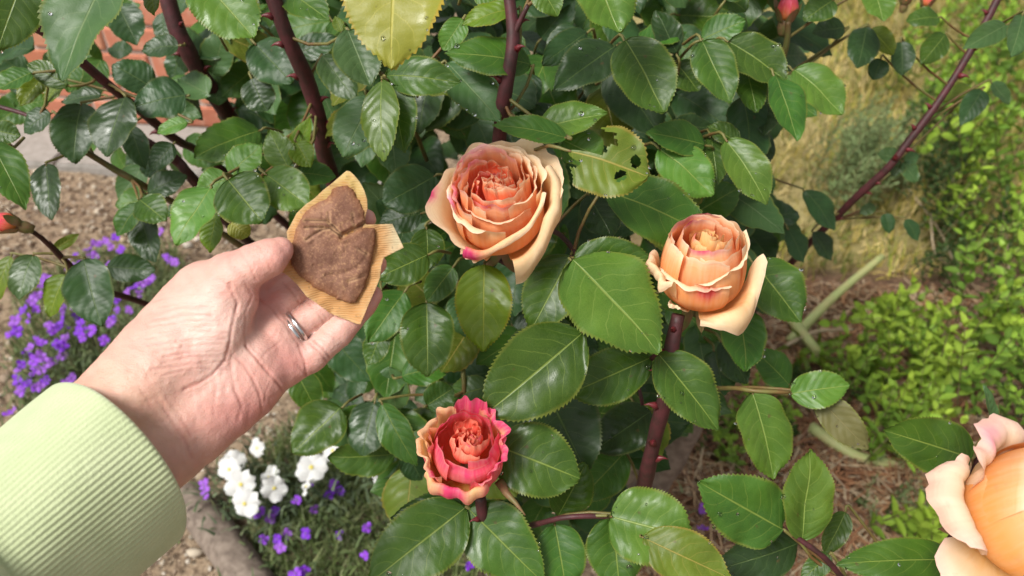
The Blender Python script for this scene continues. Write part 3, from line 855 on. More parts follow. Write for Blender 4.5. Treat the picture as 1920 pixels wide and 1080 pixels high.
cane([(905, 470, .49), (960, 500, .49), (1010, 505, .5), (1070, 485, .475)], (.0016, .0014), M_CANE, 0, 27, 8)
ow = cane([(1310, 760, .95), (1275, 830, 1.0), (1230, 900, 1.06), (1180, 960, 1.10)], (.016, .026), M_OLDWOOD, 0, 28)


CAMV = -FWD
# hand-read leaves of the photograph: base x,y, tip x,y, width px, depth base, depth tip, roll, fold, bend, kind
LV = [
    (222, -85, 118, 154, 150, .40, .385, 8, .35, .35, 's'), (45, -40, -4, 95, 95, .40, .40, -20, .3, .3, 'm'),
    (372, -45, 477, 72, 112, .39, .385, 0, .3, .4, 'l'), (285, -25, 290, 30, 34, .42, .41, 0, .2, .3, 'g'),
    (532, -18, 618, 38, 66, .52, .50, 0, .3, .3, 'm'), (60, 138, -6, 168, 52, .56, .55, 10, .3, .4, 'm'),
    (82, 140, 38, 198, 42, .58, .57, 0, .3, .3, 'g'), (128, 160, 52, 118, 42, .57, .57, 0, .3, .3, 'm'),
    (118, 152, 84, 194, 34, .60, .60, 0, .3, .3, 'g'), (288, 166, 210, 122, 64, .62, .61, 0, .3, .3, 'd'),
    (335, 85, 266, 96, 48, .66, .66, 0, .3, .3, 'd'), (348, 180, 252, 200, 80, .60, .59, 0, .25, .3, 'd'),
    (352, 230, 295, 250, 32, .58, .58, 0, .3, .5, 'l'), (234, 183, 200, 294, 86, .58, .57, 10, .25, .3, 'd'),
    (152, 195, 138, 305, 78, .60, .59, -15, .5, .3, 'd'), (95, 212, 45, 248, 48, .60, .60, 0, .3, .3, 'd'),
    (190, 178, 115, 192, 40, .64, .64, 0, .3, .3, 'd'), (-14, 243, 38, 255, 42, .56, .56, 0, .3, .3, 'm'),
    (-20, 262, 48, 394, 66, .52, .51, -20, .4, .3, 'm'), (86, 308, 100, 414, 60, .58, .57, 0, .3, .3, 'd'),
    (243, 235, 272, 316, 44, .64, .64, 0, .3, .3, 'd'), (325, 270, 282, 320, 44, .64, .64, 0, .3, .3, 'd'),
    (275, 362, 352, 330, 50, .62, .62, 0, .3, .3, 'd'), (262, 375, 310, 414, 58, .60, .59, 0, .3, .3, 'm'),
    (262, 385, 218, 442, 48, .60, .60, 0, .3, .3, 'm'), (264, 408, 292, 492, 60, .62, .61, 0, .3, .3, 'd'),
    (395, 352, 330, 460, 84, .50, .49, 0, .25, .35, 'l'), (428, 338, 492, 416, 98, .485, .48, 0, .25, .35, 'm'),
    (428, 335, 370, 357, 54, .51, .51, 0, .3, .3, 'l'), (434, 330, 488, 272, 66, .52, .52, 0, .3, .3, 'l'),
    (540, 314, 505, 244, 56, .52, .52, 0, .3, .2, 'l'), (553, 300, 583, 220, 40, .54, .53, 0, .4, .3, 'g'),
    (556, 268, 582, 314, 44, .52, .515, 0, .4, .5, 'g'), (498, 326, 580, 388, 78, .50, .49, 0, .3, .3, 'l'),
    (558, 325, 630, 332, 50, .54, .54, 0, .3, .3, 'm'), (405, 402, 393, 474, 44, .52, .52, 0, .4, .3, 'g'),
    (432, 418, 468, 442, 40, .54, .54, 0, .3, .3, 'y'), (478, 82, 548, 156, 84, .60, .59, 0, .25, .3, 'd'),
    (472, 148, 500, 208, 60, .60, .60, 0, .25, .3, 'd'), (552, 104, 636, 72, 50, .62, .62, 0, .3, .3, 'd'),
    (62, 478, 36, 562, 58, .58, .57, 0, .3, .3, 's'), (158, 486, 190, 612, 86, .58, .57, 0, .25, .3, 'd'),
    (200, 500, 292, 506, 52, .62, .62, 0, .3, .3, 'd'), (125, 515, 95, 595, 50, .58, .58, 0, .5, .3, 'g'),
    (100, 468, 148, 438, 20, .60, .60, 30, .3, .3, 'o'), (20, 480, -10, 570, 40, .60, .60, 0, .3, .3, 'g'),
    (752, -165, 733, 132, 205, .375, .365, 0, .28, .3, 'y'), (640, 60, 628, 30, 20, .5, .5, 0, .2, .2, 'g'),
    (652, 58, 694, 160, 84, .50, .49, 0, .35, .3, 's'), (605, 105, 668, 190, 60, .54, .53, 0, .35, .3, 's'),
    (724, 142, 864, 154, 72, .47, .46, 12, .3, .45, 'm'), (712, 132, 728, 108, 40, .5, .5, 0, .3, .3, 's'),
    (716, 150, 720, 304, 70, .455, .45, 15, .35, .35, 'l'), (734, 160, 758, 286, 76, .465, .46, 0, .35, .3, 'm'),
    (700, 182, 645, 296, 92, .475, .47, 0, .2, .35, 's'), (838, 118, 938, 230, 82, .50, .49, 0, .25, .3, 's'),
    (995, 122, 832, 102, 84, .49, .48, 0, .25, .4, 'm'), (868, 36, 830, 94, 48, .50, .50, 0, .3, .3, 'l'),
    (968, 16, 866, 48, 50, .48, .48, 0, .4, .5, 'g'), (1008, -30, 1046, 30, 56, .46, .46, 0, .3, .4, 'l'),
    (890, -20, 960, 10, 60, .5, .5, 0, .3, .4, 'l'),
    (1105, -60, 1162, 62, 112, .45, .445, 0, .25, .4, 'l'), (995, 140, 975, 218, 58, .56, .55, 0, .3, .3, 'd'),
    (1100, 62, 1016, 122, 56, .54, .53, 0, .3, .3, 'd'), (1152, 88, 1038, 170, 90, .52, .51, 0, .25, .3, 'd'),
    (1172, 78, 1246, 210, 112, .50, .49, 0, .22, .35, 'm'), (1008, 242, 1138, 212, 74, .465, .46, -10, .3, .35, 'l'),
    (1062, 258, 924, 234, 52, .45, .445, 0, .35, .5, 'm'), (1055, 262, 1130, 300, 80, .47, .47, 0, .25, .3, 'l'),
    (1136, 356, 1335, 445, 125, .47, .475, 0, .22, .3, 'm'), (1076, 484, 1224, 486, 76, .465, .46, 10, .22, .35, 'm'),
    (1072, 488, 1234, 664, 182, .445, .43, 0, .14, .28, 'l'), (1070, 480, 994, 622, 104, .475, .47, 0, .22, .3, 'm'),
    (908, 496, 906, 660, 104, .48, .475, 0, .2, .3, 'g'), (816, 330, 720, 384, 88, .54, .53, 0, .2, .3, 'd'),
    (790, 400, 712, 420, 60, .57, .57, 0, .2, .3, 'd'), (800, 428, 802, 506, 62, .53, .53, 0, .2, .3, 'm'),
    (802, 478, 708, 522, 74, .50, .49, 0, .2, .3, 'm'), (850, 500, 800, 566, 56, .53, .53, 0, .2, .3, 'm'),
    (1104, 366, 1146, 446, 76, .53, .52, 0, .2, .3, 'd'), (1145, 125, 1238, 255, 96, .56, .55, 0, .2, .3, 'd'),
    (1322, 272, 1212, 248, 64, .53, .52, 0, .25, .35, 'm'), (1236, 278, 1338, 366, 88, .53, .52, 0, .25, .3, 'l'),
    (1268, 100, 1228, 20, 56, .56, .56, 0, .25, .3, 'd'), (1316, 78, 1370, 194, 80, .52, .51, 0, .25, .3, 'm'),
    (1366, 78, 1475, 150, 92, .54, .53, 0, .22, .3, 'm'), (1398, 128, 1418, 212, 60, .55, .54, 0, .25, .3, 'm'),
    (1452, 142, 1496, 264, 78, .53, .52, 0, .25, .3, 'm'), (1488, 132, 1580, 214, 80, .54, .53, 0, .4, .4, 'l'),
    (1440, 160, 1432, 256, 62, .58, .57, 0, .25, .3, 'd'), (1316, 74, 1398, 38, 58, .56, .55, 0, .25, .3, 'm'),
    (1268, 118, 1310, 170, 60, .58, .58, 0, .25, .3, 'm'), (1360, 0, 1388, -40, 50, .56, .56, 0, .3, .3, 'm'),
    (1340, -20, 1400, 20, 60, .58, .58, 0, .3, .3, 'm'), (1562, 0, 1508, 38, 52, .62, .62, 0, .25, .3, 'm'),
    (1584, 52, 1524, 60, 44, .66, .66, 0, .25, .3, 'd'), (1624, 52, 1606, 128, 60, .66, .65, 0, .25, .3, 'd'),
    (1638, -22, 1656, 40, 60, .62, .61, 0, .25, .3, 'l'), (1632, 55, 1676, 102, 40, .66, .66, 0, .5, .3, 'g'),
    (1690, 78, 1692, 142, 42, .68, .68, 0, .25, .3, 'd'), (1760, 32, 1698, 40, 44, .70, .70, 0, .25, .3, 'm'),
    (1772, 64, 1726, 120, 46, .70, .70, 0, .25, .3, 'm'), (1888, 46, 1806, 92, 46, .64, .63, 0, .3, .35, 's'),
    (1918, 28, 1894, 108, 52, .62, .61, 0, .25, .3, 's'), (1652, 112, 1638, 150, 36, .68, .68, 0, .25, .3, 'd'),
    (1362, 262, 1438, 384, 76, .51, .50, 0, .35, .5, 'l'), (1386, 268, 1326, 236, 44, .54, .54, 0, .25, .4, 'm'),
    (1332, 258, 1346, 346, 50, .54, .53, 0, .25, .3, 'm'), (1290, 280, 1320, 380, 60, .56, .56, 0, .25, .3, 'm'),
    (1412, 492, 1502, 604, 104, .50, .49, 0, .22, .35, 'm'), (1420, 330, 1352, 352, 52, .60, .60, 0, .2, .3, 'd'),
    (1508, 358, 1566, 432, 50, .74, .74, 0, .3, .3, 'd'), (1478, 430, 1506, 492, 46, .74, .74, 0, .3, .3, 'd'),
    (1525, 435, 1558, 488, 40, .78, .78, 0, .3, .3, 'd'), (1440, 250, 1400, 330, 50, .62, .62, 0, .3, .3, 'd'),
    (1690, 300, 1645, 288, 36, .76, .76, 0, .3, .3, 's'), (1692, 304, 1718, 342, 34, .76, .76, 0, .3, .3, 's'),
    (1694, 300, 1722, 292, 24, .76, .76, 0, .3, .3, 's'), (1690, 306, 1672, 330, 26, .76, .76, 0, .3, .3, 's'),
    (1660, 400, 1668, 438, 26, .80, .80, 0, .3, .3, 'd'), (1698, 412, 1722, 452, 28, .80, .80, 0, .3, .3, 'd'),
    (1640, 385, 1612, 402, 22, .80, .80, 0, .3, .3, 's'), (1842, 168, 1800, 236, 40, .72, .72, 0, .3, .3, 'd'),
    (1860, 155, 1892, 196, 34, .72, .72, 0, .3, .3, 's'), (1820, 165, 1770, 190, 36, .74, .74, 0, .3, .3, 'o'),
    (1092, 624, 908, 778, 150, .44, .435, 0, .25, .3, 'm'), (932, 836, 1088, 898, 130, .445, .44, 0, .2, .3, 'm'),
    (1220, 670, 1062, 740, 98, .475, .47, 0, .2, .3, 'm'), (1022, 728, 1100, 888, 140, .50, .49, 0, .2, .3, 'd'),
    (1046, 968, 1098, 868, 74, .485, .48, 0, .35, .3, 'm'), (1233, 664, 1346, 806, 104, .455, .45, -10, .3, .4, 'm'),
    (872, 952, 690, 1095, 130, .455, .44, 0, .28, .3, 'm'), (880, 954, 1022, 1095, 120, .458, .445, 0, .25, .3, 'm'),
    (868, 944, 732, 972, 60, .46, .455, 0, .3, .3, 'd'), (1040, 982, 1062, 1110, 92, .46, .455, 0, .3, .3, 'm'),
    (1148, 970, 1162, 1105, 102, .445, .44, 0, .3, .3, 'm'), (1143, 968, 1300, 1010, 138, .44, .43, -8, .2, .45, 'l'),
    (1206, 1008, 1370, 1085, 96, .43, .42, 0, .25, .4, 'o'), (800, 568, 802, 706, 100, .53, .52, 0, .2, .3, 'm'),
    (758, 548, 690, 642, 74, .55, .54, 0, .2, .3, 'm'), (720, 620, 690, 684, 50, .57, .57, 0, .2, .3, 'm'),
    (715, 545, 730, 640, 80, .56, .55, 0, .2, .3, 'm'),
    (716, 756, 782, 874, 60, .56, .55, 20, .5, .3, 'm'), (1220, 772, 1112, 846, 90, .54, .53, 0, .2, .3, 'd'),
    (1170, 850, 1086, 938, 80, .56, .55, 0, .2, .3, 'm'), (800, 760, 850, 728, 56, .55, .55, 0, .4, .3, 'm'),
    (640, 765, 548, 850, 92, .62, .61, 0, .2, .3, 'm'), (702, 755, 680, 855, 80, .62, .61, 0, .2, .3, 'd'),
    (552, 690, 598, 780, 56, .64, .64, 0, .2, .3, 'm'), (760, 845, 790, 900, 50, .58, .58, 0, .3, .3, 'd'),
    (1411, 735, 1452, 898, 112, .475, .465, 0, .2, .35, 'l'), (1482, 738, 1594, 722, 68, .475, .47, -10, .25, .4, 'l'),
    (1530, 742, 1628, 842, 62, .48, .47, 25, .3, .55, 'u'), (1502, 1012, 1518, 842, 98, .45, .445, 0, .4, .3, 'l'),
    (1467, 992, 1310, 904, 128, .445, .435, 0, .2, .35, 'm'), (1497, 1018, 1338, 1068, 86, .47, .465, 0, .25, .3, 'd'),
    (1795, 1050, 1568, 1058, 74, .425, .42, 15, .35, .4, 'm'), (1790, 1062, 1610, 1095, 44, .435, .43, 0, .3, .3, 's'),
    (1818, 858, 1655, 806, 106, .44, .43, 0, .3, .4, 'm'), (1850, 816, 1846, 722, 42, .46, .455, 20, .5, .5, 's'),
    (1850, 815, 1930, 812, 28, .46, .455, 0, .4, .4, 's'), (1386, 575, 1398, 696, 92, .50, .49, 0, .2, .3, 'm'),
    (1480, 722, 1412, 655, 64, .56, .56, 0, .25, .3, 'm'), (1352, 640, 1400, 720, 60, .56, .56, 0, .25, .3, 'd'),
    (1555, 1040, 1500, 1090, 40, .46, .46, 0, .3, .3, 'm'), (1585, 960, 1545, 1040, 44, .50, .50, 0, .4, .3, 'm'),
    (1800, 1070, 1850, 1100, 40, .44, .44, 0, .3, .3, 'l'), (1900, 852, 1930, 850, 20, .46, .46, 0, .3, .3, 'd'),
]
HOLED = (1066, 282, 1216, 330, 148, .435, .425, 0, .2, .3, 'o')

NLEAF = [0]


def photo_leaf(spec, seed, mask=None):
    bx, by, tx, ty, wpx, db, dt, roll, fold, bend, kind = spec
    B, T = P(bx, by, db), P(tx, ty, dt); r = np.random.default_rng(seed)
    y = unit(T - B); n = unit(CAMV * 1.0 + np.array([0, 0, .35]) + r.normal(0, .14, 3))
    n = unit(n - y * n.dot(y)); x = np.cross(y, n); a = math.radians(roll)
    n = n * math.cos(a) + x * math.sin(a)
    W = wpx * (db + dt) / 2 / FPX * 1.03 / max(.75, math.cos(fold))
    big = wpx > 70
    back = FWD * .03 + unit(B - T) * .014 + np.array([0, 0, -.004])
    pet = [B + unit(B - T) * .007 + FWD * .003, B + back]
    cp = np.vstack(CANE_PTS); dd = np.linalg.norm(cp - B, axis=1) + .10 * (cp @ FWD - B @ FWD < .008); i = dd.argmin()
    if dd[i] < (.13 if bx < 420 or bx > 1560 else .075):                                          # join the nearest cane
        mid_ = (B + cp[i]) / 2 + unit(B - T) * .10 * dd[i] + np.array([0, 0, -.05]) * dd[i] + FWD * .10 * dd[i]
        pet = [B + unit(B - T) * .05 * dd[i], mid_, cp[i]]
    NLEAF[0] += 1
    return leaf_object(B, T, n, W, kind, seed, BUSH, rows=121 if big else 65, cols=9 if big else 7, teeth=30 if big else 16,
                       petiole=pet, fold=fold, bend=bend, wave=.035, mask=mask)


def holes(c):
    x = c[:, 0] * 2 - 1; y = c[:, 1]
    m = ((x + .30) / .20) ** 2 + ((y - .80) / .065) ** 2 < 1
    m |= ((x - .28) / .19) ** 2 + ((y - .70) / .07) ** 2 < 1
    wob = .05 * np.sin(x * 9) + .03 * np.sin(x * 23)
    m |= (x < -.08) & (y < .47 + wob - .12 * (x < -.75))
    m |= (x > .25) & (y < .10 + .10 * np.abs(np.sin(x * 5)))
    return m


def strap_plant():
    b = G(1500, 665); t = thing('strap_leaf_plant', 'tuft of arching yellow green strap leaves beside the pale stalks', 'plant', b); r = np.random.default_rng(15)
    for k, (x, y) in enumerate([(1560, 640), (1590, 655), (1610, 690), (1545, 700), (1575, 715), (1520, 720), (1470, 700), (1450, 660), (1600, 625), (1535, 610), (1480, 615)]):
        B = b + np.append(r.normal(0, .012, 2), .0); T = G(x, y, r.uniform(.03, .08))
        leaf_object(B, T, unit(np.array([r.normal(0, .3), -.4, 1.0])), r.uniform(.010, .016), 'g', 3300 + k, t, rows=25, cols=5, teeth=0, fold=.3, bend=1.1, tooth=0.0)


strap_plant()
LEAVES = [photo_leaf(s, 1000 + k) for k, s in enumerate(LV)]
bx, by, tx, ty, wpx, db, dt, roll, fold, bend, kind = HOLED
B, T = P(bx, by, db), P(tx, ty, dt)
y = unit(T - B); n_ = unit(CAMV + np.array([0, 0, .3])); n_ = unit(n_ - y * n_.dot(y))
HL = leaf_object(B, T, n_, wpx * .43 / FPX, 'o', 77, BUSH, rows=110, cols=25, teeth=27, petiole=[B + FWD * .004 - y * .012, B + FWD * .03 - y * .02], fold=.15, bend=.3, wave=.03, mask=holes)
tag(HL, 'olive green leaf with two holes and a bitten edge')
LEAVES.append(HL)


# fill of leaves behind the hand-read ones
def fill_leaves():
    r = np.random.default_rng(21)
    poly = [(400, -160), (1500, -160), (1490, 60), (1440, 200), (1400, 300), (1470, 420), (1400, 560), (1340, 700), (1180, 800), (1150, 900), (1000, 1010), (800, 960), (740, 860), (600, 800),
            (560, 640), (600, 470), (560, 400), (470, 320), (430, 200), (400, 60)]
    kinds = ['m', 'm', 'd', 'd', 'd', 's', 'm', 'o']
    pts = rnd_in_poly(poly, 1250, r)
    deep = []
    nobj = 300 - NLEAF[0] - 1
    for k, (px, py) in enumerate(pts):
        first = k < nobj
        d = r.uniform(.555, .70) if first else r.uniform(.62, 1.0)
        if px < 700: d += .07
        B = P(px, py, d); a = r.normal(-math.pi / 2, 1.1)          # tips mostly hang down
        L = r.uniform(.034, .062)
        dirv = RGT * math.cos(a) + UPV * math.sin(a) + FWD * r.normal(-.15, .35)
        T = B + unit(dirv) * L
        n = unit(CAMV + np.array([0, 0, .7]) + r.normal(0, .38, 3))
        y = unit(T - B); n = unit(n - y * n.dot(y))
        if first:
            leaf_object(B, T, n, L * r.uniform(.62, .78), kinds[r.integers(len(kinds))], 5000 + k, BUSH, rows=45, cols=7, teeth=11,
                        petiole=[B - y * .006, B - y * .012 + FWD * .03], fold=r.uniform(.1, .45), bend=r.uniform(.1, .6))
        else:
            x = np.cross(y, n); V, F, uv = leaf_arrays(L, L * r.uniform(.62, .78), fold=r.uniform(.1, .45), bend=r.uniform(.1, .6), rows=16, cols=5, teeth=8, seed=9000 + k)
            deep.append((V[:, :1] * x + V[:, 1:2] * y + V[:, 2:] * n + B, F, uv))
    lp = rnd_in_poly([(-40, 60), (430, -60), (450, 330), (330, 430), (200, 330), (120, 250), (-40, 260)], 44, r)
    for k, (px, py) in enumerate(lp):
        d = r.uniform(.66, .86); B = P(px, py, d); a = r.normal(-math.pi / 2, 1.2); L = r.uniform(.03, .05)
        T = B + unit(RGT * math.cos(a) + UPV * math.sin(a) + FWD * r.normal(-.1, .3)) * L
        n = unit(CAMV + np.array([0, 0, .6]) + r.normal(0, .4, 3)); y = unit(T - B); n = unit(n - y * n.dot(y)); x = np.cross(y, n)
        V, F, uv = leaf_arrays(L, L * r.uniform(.62, .8), fold=r.uniform(.1, .4), bend=r.uniform(.1, .6), rows=31, cols=5, teeth=10, seed=9900 + k)
        deep.append((V[:, :1] * x + V[:, 1:2] * y + V[:, 2:] * n + B, F, uv))
    off = 0; Vs, Fs, Us, Ms = [], [], [], []
    for k, (V, F, uv) in enumerate(deep):
        Vs.append(V); Fs.append(F + off); Us.append(uv); Ms.append(np.full(len(F), k % 3)); off += len(V)
    o = link('foliage', mesh_np('foliage', np.vstack(Vs), np.vstack(Fs), uv=np.vstack(Us), mats=[LEAF['d'], LEAF['m'], LEAF['s']], midx=np.concatenate(Ms)))
    attach(o, BUSH); tag(o, kind='stuff')


fill_leaves()


# ---------------------------------------------------------------- rose blooms (lengths in cm inside the builders)
def petal_material():
    n = NT('rose_petal'); c = n.attr()
    uv = n.node('ShaderNodeUVMap').outputs[0]
    mp = n.node('ShaderNodeMapping'); mp.inputs['Scale'].default_value = (26, 3.0, 1); n.l.new(uv, mp.inputs[0])
    f = n.noise(mp.outputs[0], 1.0, 3)
    oc = n.coord('Object')
    f2 = n.noise(oc, 260, 3)
    c2 = n.mix(n.sstep(f, 0.35, 0.7), c, n.mix(0.12, c, (1, 0.9, 0.7)))
    c2 = n.mix(n.math('MULTIPLY', n.sstep(f2, .56, .72), .10), c2, (.75, .2, .15))
    mp2 = n.node('ShaderNodeMapping'); mp2.inputs['Scale'].default_value = (2.2, 34, 1); n.l.new(uv, mp2.inputs[0])
    sx = n.node('ShaderNodeSeparateXYZ'); n.l.new(uv, sx.inputs[0])
    rip = n.math('MULTIPLY', n.noise(mp2.outputs[0], 1.0, 2), n.sstep(sx.outputs[1], .72, .92))
    nb = n.bump(n.math('ADD', n.math('ADD', n.math('MULTIPLY', f, .45), n.math('MULTIPLY', f2, .25)), n.math('MULTIPLY', rip, 1.1)), .40, .0007)
    n.set(Base_Color=c2, Roughness=.55, Specular_IOR_Level=.18, Normal=nb)
    n.translucent(c2, .34, nb)
    return n.m


M_PETAL = petal_material()


def petal_arrays(a0, ha, prof, left=None, right=None, spiral=0., rim=.12, tip=.0, ruffle=.04, seed=0, nu=27, nv=28, narrow=.0, skew=0., off=(0, 0), base_v=0., frill=0.):
    """prof: (radius, height) points in cm from base to rim at the petal's middle; left/right: the same at its two side edges"""
    r = np.random.default_rng(seed)
    u = np.linspace(-1, 1, nu); v = np.linspace(base_v, 1, nv)
    U, V = np.meshgrid(u, v, indexing='ij')
    rl = 1 - rim * np.abs(u) ** 2.6 + tip * np.exp(-(u / .16) ** 2) + skew * u
    rl = rl + .03 * (vnoise(u * 3.1 + 7, u * 0 + seed, seed) - .5) * 2 + .035 * (vnoise(u * 9.3 + 3, u * 0 + seed, seed + 1) - .5)
    VV = np.clip(V * rl[:, None], 0, 1.08)
    def samp(p):
        c = catmull([(x, y, 0) for x, y in p], 60)[:, :2]
        sl = np.concatenate([[0], np.cumsum(np.linalg.norm(np.diff(c, axis=0), axis=1))]); sl /= sl[-1]
        ex = VV - np.clip(VV, 0, 1); q = np.clip(VV, 0, 1); d = (c[-1] - c[-4]); d = d / np.linalg.norm(d) * 4
        return np.interp(q, sl, c[:, 0]) + ex * d[0], np.interp(q, sl, c[:, 1]) + ex * d[1]
    Rm, Hm = samp(prof); R, H = Rm, Hm
    for side, p in ((-1, left), (1, right)):
        if p is None: continue
        Rs, Hs = samp(p); w = np.clip(U * side, 0, 1); w = w * w * (3 - 2 * w)
        R = R * (1 - w) + Rs * w; H = H * (1 - w) + Hs * w
    R = R * (1 + spiral * U * (.35 + .65 * V))
    ruf = ruffle * V ** 2.5 * (np.sin(U * 6 + r.uniform(0, 6)) + .6 * np.sin(U * 13 + r.uniform(0, 6)) + frill * V ** 2 * np.sin(U * 27 + r.uniform(0, 6)) + 1.6 * (vnoise(U * 3 + seed, V * 3, seed) - .5))
    R = R + ruf; H = H + ruf * .6 * np.cos(U * 5 + seed)
    bw = ruffle * .8 * (vnoise(U * 2 + seed * .7, V * 2.5, seed + 5) - .5); R = R + bw
    A = math.radians(a0) + U * math.radians(ha) * (1 - narrow * V ** 3)
    X = np.stack([R * np.cos(A) + off[0] * V, R * np.sin(A) + off[1] * V, H], -1).reshape(-1, 3) * .01
    return X, grid_faces(nu, nv), U.ravel(), V.ravel()


def ramp3(v, stops):
    p = [s[0] for s in stops]; c = np.array([s[1] for s in stops])
    return np.stack([np.interp(v, p, c[:, i]) for i in range(3)], 1)


def add_petal(bloom, scheme, seed, blot=None, blotc=(.80, .05, .22), **kw):
    V, F, U, Vv = petal_arrays(seed=seed, **kw)
    C = ramp3(Vv, scheme)
    nz = vnoise(U * 2.2 + seed * 1.7, Vv * 3 + seed, seed) 
    C = C * (0.93 + .14 * nz)[:, None]
    if blot is not None:                                 # pink flush: (u, v, su, sv, strength)
        for (bu, bv, su, sv, st) in blot:
            g = np.exp(-((U - bu) / su) ** 2 - ((Vv - bv) / sv) ** 2) * st * np.clip(.45 + 1.1 * (vnoise(U * 6 + seed, Vv * 7, seed + 3)), 0, 1.2)
            g = np.clip(g, 0, 1)[:, None]; C = C * (1 - g) + np.array(blotc) * g
    uv = np.stack([(U + 1) / 2, Vv], 1)
    me = mesh_np('petal', V, F, M_PETAL, uv=uv, col=np.clip(C, 0, 1))
    return link('petal', me, bloom)


def bloom(name, px, py, d, axis, hc, label, scale=1.0, spin=0.0):
    ax = unit(RGT * axis[0] + UPV * axis[1] - FWD * axis[2])
    x = unit(RGT - ax * ax.dot(RGT)); y = np.cross(ax, x)
    base = P(px, py, d) - ax * hc * .01 * scale
    o = bpy.data.objects.new(name, None); COL.objects.link(o); o.empty_display_size = .01
    attach(o, BUSH)
    M = Matrix(((x[0], y[0], ax[0], base[0]), (x[1], y[1], ax[1], base[1]), (x[2], y[2], ax[2], base[2]), (0, 0, 0, 1)))
    o.matrix_basis = M @ Matrix.Scale(scale, 4) @ Matrix.Rotation(spin, 4, 'Z')
    tag(o, label)
    return o


def sepals(bl, n, L, seed, drop=-50, bent=True):
    r = np.random.default_rng(seed)
    for k in range(n):
        l_ = L * r.uniform(.85, 1.15); c_, s_ = math.cos(math.radians(drop)), math.sin(math.radians(drop))
        V, F, U, Vv = petal_arrays(360 / n * k + r.normal(0, 12), 34, [(.3, .05), (.7, .0), (.55 + l_ * .55 * c_, l_ * .55 * s_), (.5 + l_ * c_, l_ * s_)], narrow=1.0, rim=0, nu=7, nv=14, ruffle=.02, seed=seed + k)
        link('sepal', mesh_np('sepal', V, F, M_SEPAL, uv=np.stack([U, Vv], 1)), bl)
    V, F = tube(np.array([(0, 0, .004), (0, 0, -.001), (0, 0, -.006), (0, 0, -.011), (0, 0, -.013)]), [.004, .0058, .0062, .0045, .0035], 12)
    link('hip', mesh_np('hip', V, F, M_SEPAL), bl)


CREAM, PEACH, ORNG, SALM = (.93, .68, .38), (.94, .41, .14), (.92, .30, .06), (.92, .29, .13)
PALE, YEL, PINK, CORAL = (.94, .76, .54), (.90, .52, .10), (.80, .10, .22), (.90, .13, .06)
S_IN = [(0, CORAL), (.5, (.90, .15, .06)), (.84, (.90, .21, .085)), (.95, (.90, .40, .20)), (1, (.90, .62, .40))]
S_MID = [(0, ORNG), (.6, (.93, .33, .12)), (.88, (.94, .43, .19)), (.96, (.94, .60, .36)), (1, PALE)]
S_BOWL = [(0, YEL), (.35, ORNG), (.75, PEACH), (.86, (.94, .53, .24)), (.93, CREAM), (1, PALE)]
S_OUT = [(0, YEL), (.3, (.88, .40, .12)), (.55, (.88, .46, .19)), (.72, CREAM), (.9, (.91, .68, .42)), (1, (.92, .70, .47))]


def heart(b, n, R, h0, H, seed, scheme, off=(0, 0), ruffle=.07, blots=3):
    """the crowded folded petals in the middle of a bloom"""
    r = np.random.default_rng(seed)
    for k in range(n):
        t = (k + .5) / n; rr = R * (.12 + .88 * t ** .85)
        lean = .80 + .2 * t + r.normal(0, .05); hh = H + h0 + r.normal(0, .12) - .2 * t
        add_petal(b, scheme, seed + k, a0=k * 137.5 + 20 + r.normal(0, 14), ha=r.uniform(60, 105) - 25 * t, prof=[(rr * .55, h0), (rr * .95, h0 + H * .3), (rr * 1.08, h0 + H * .65), (rr * lean, hh)],
                  left=[(rr * .5, h0), (rr * .7, h0 + H * .3), (rr * .7, h0 + H * .65), (rr * r.uniform(.3, .8), hh - .05)],
                  spiral=r.uniform(.12, .34), ruffle=ruffle, rim=.06, nu=25, nv=14, off=off, blot=[(r.uniform(-.8, .8), 1, .4, .15, .6)] if k % blots == 0 else None)


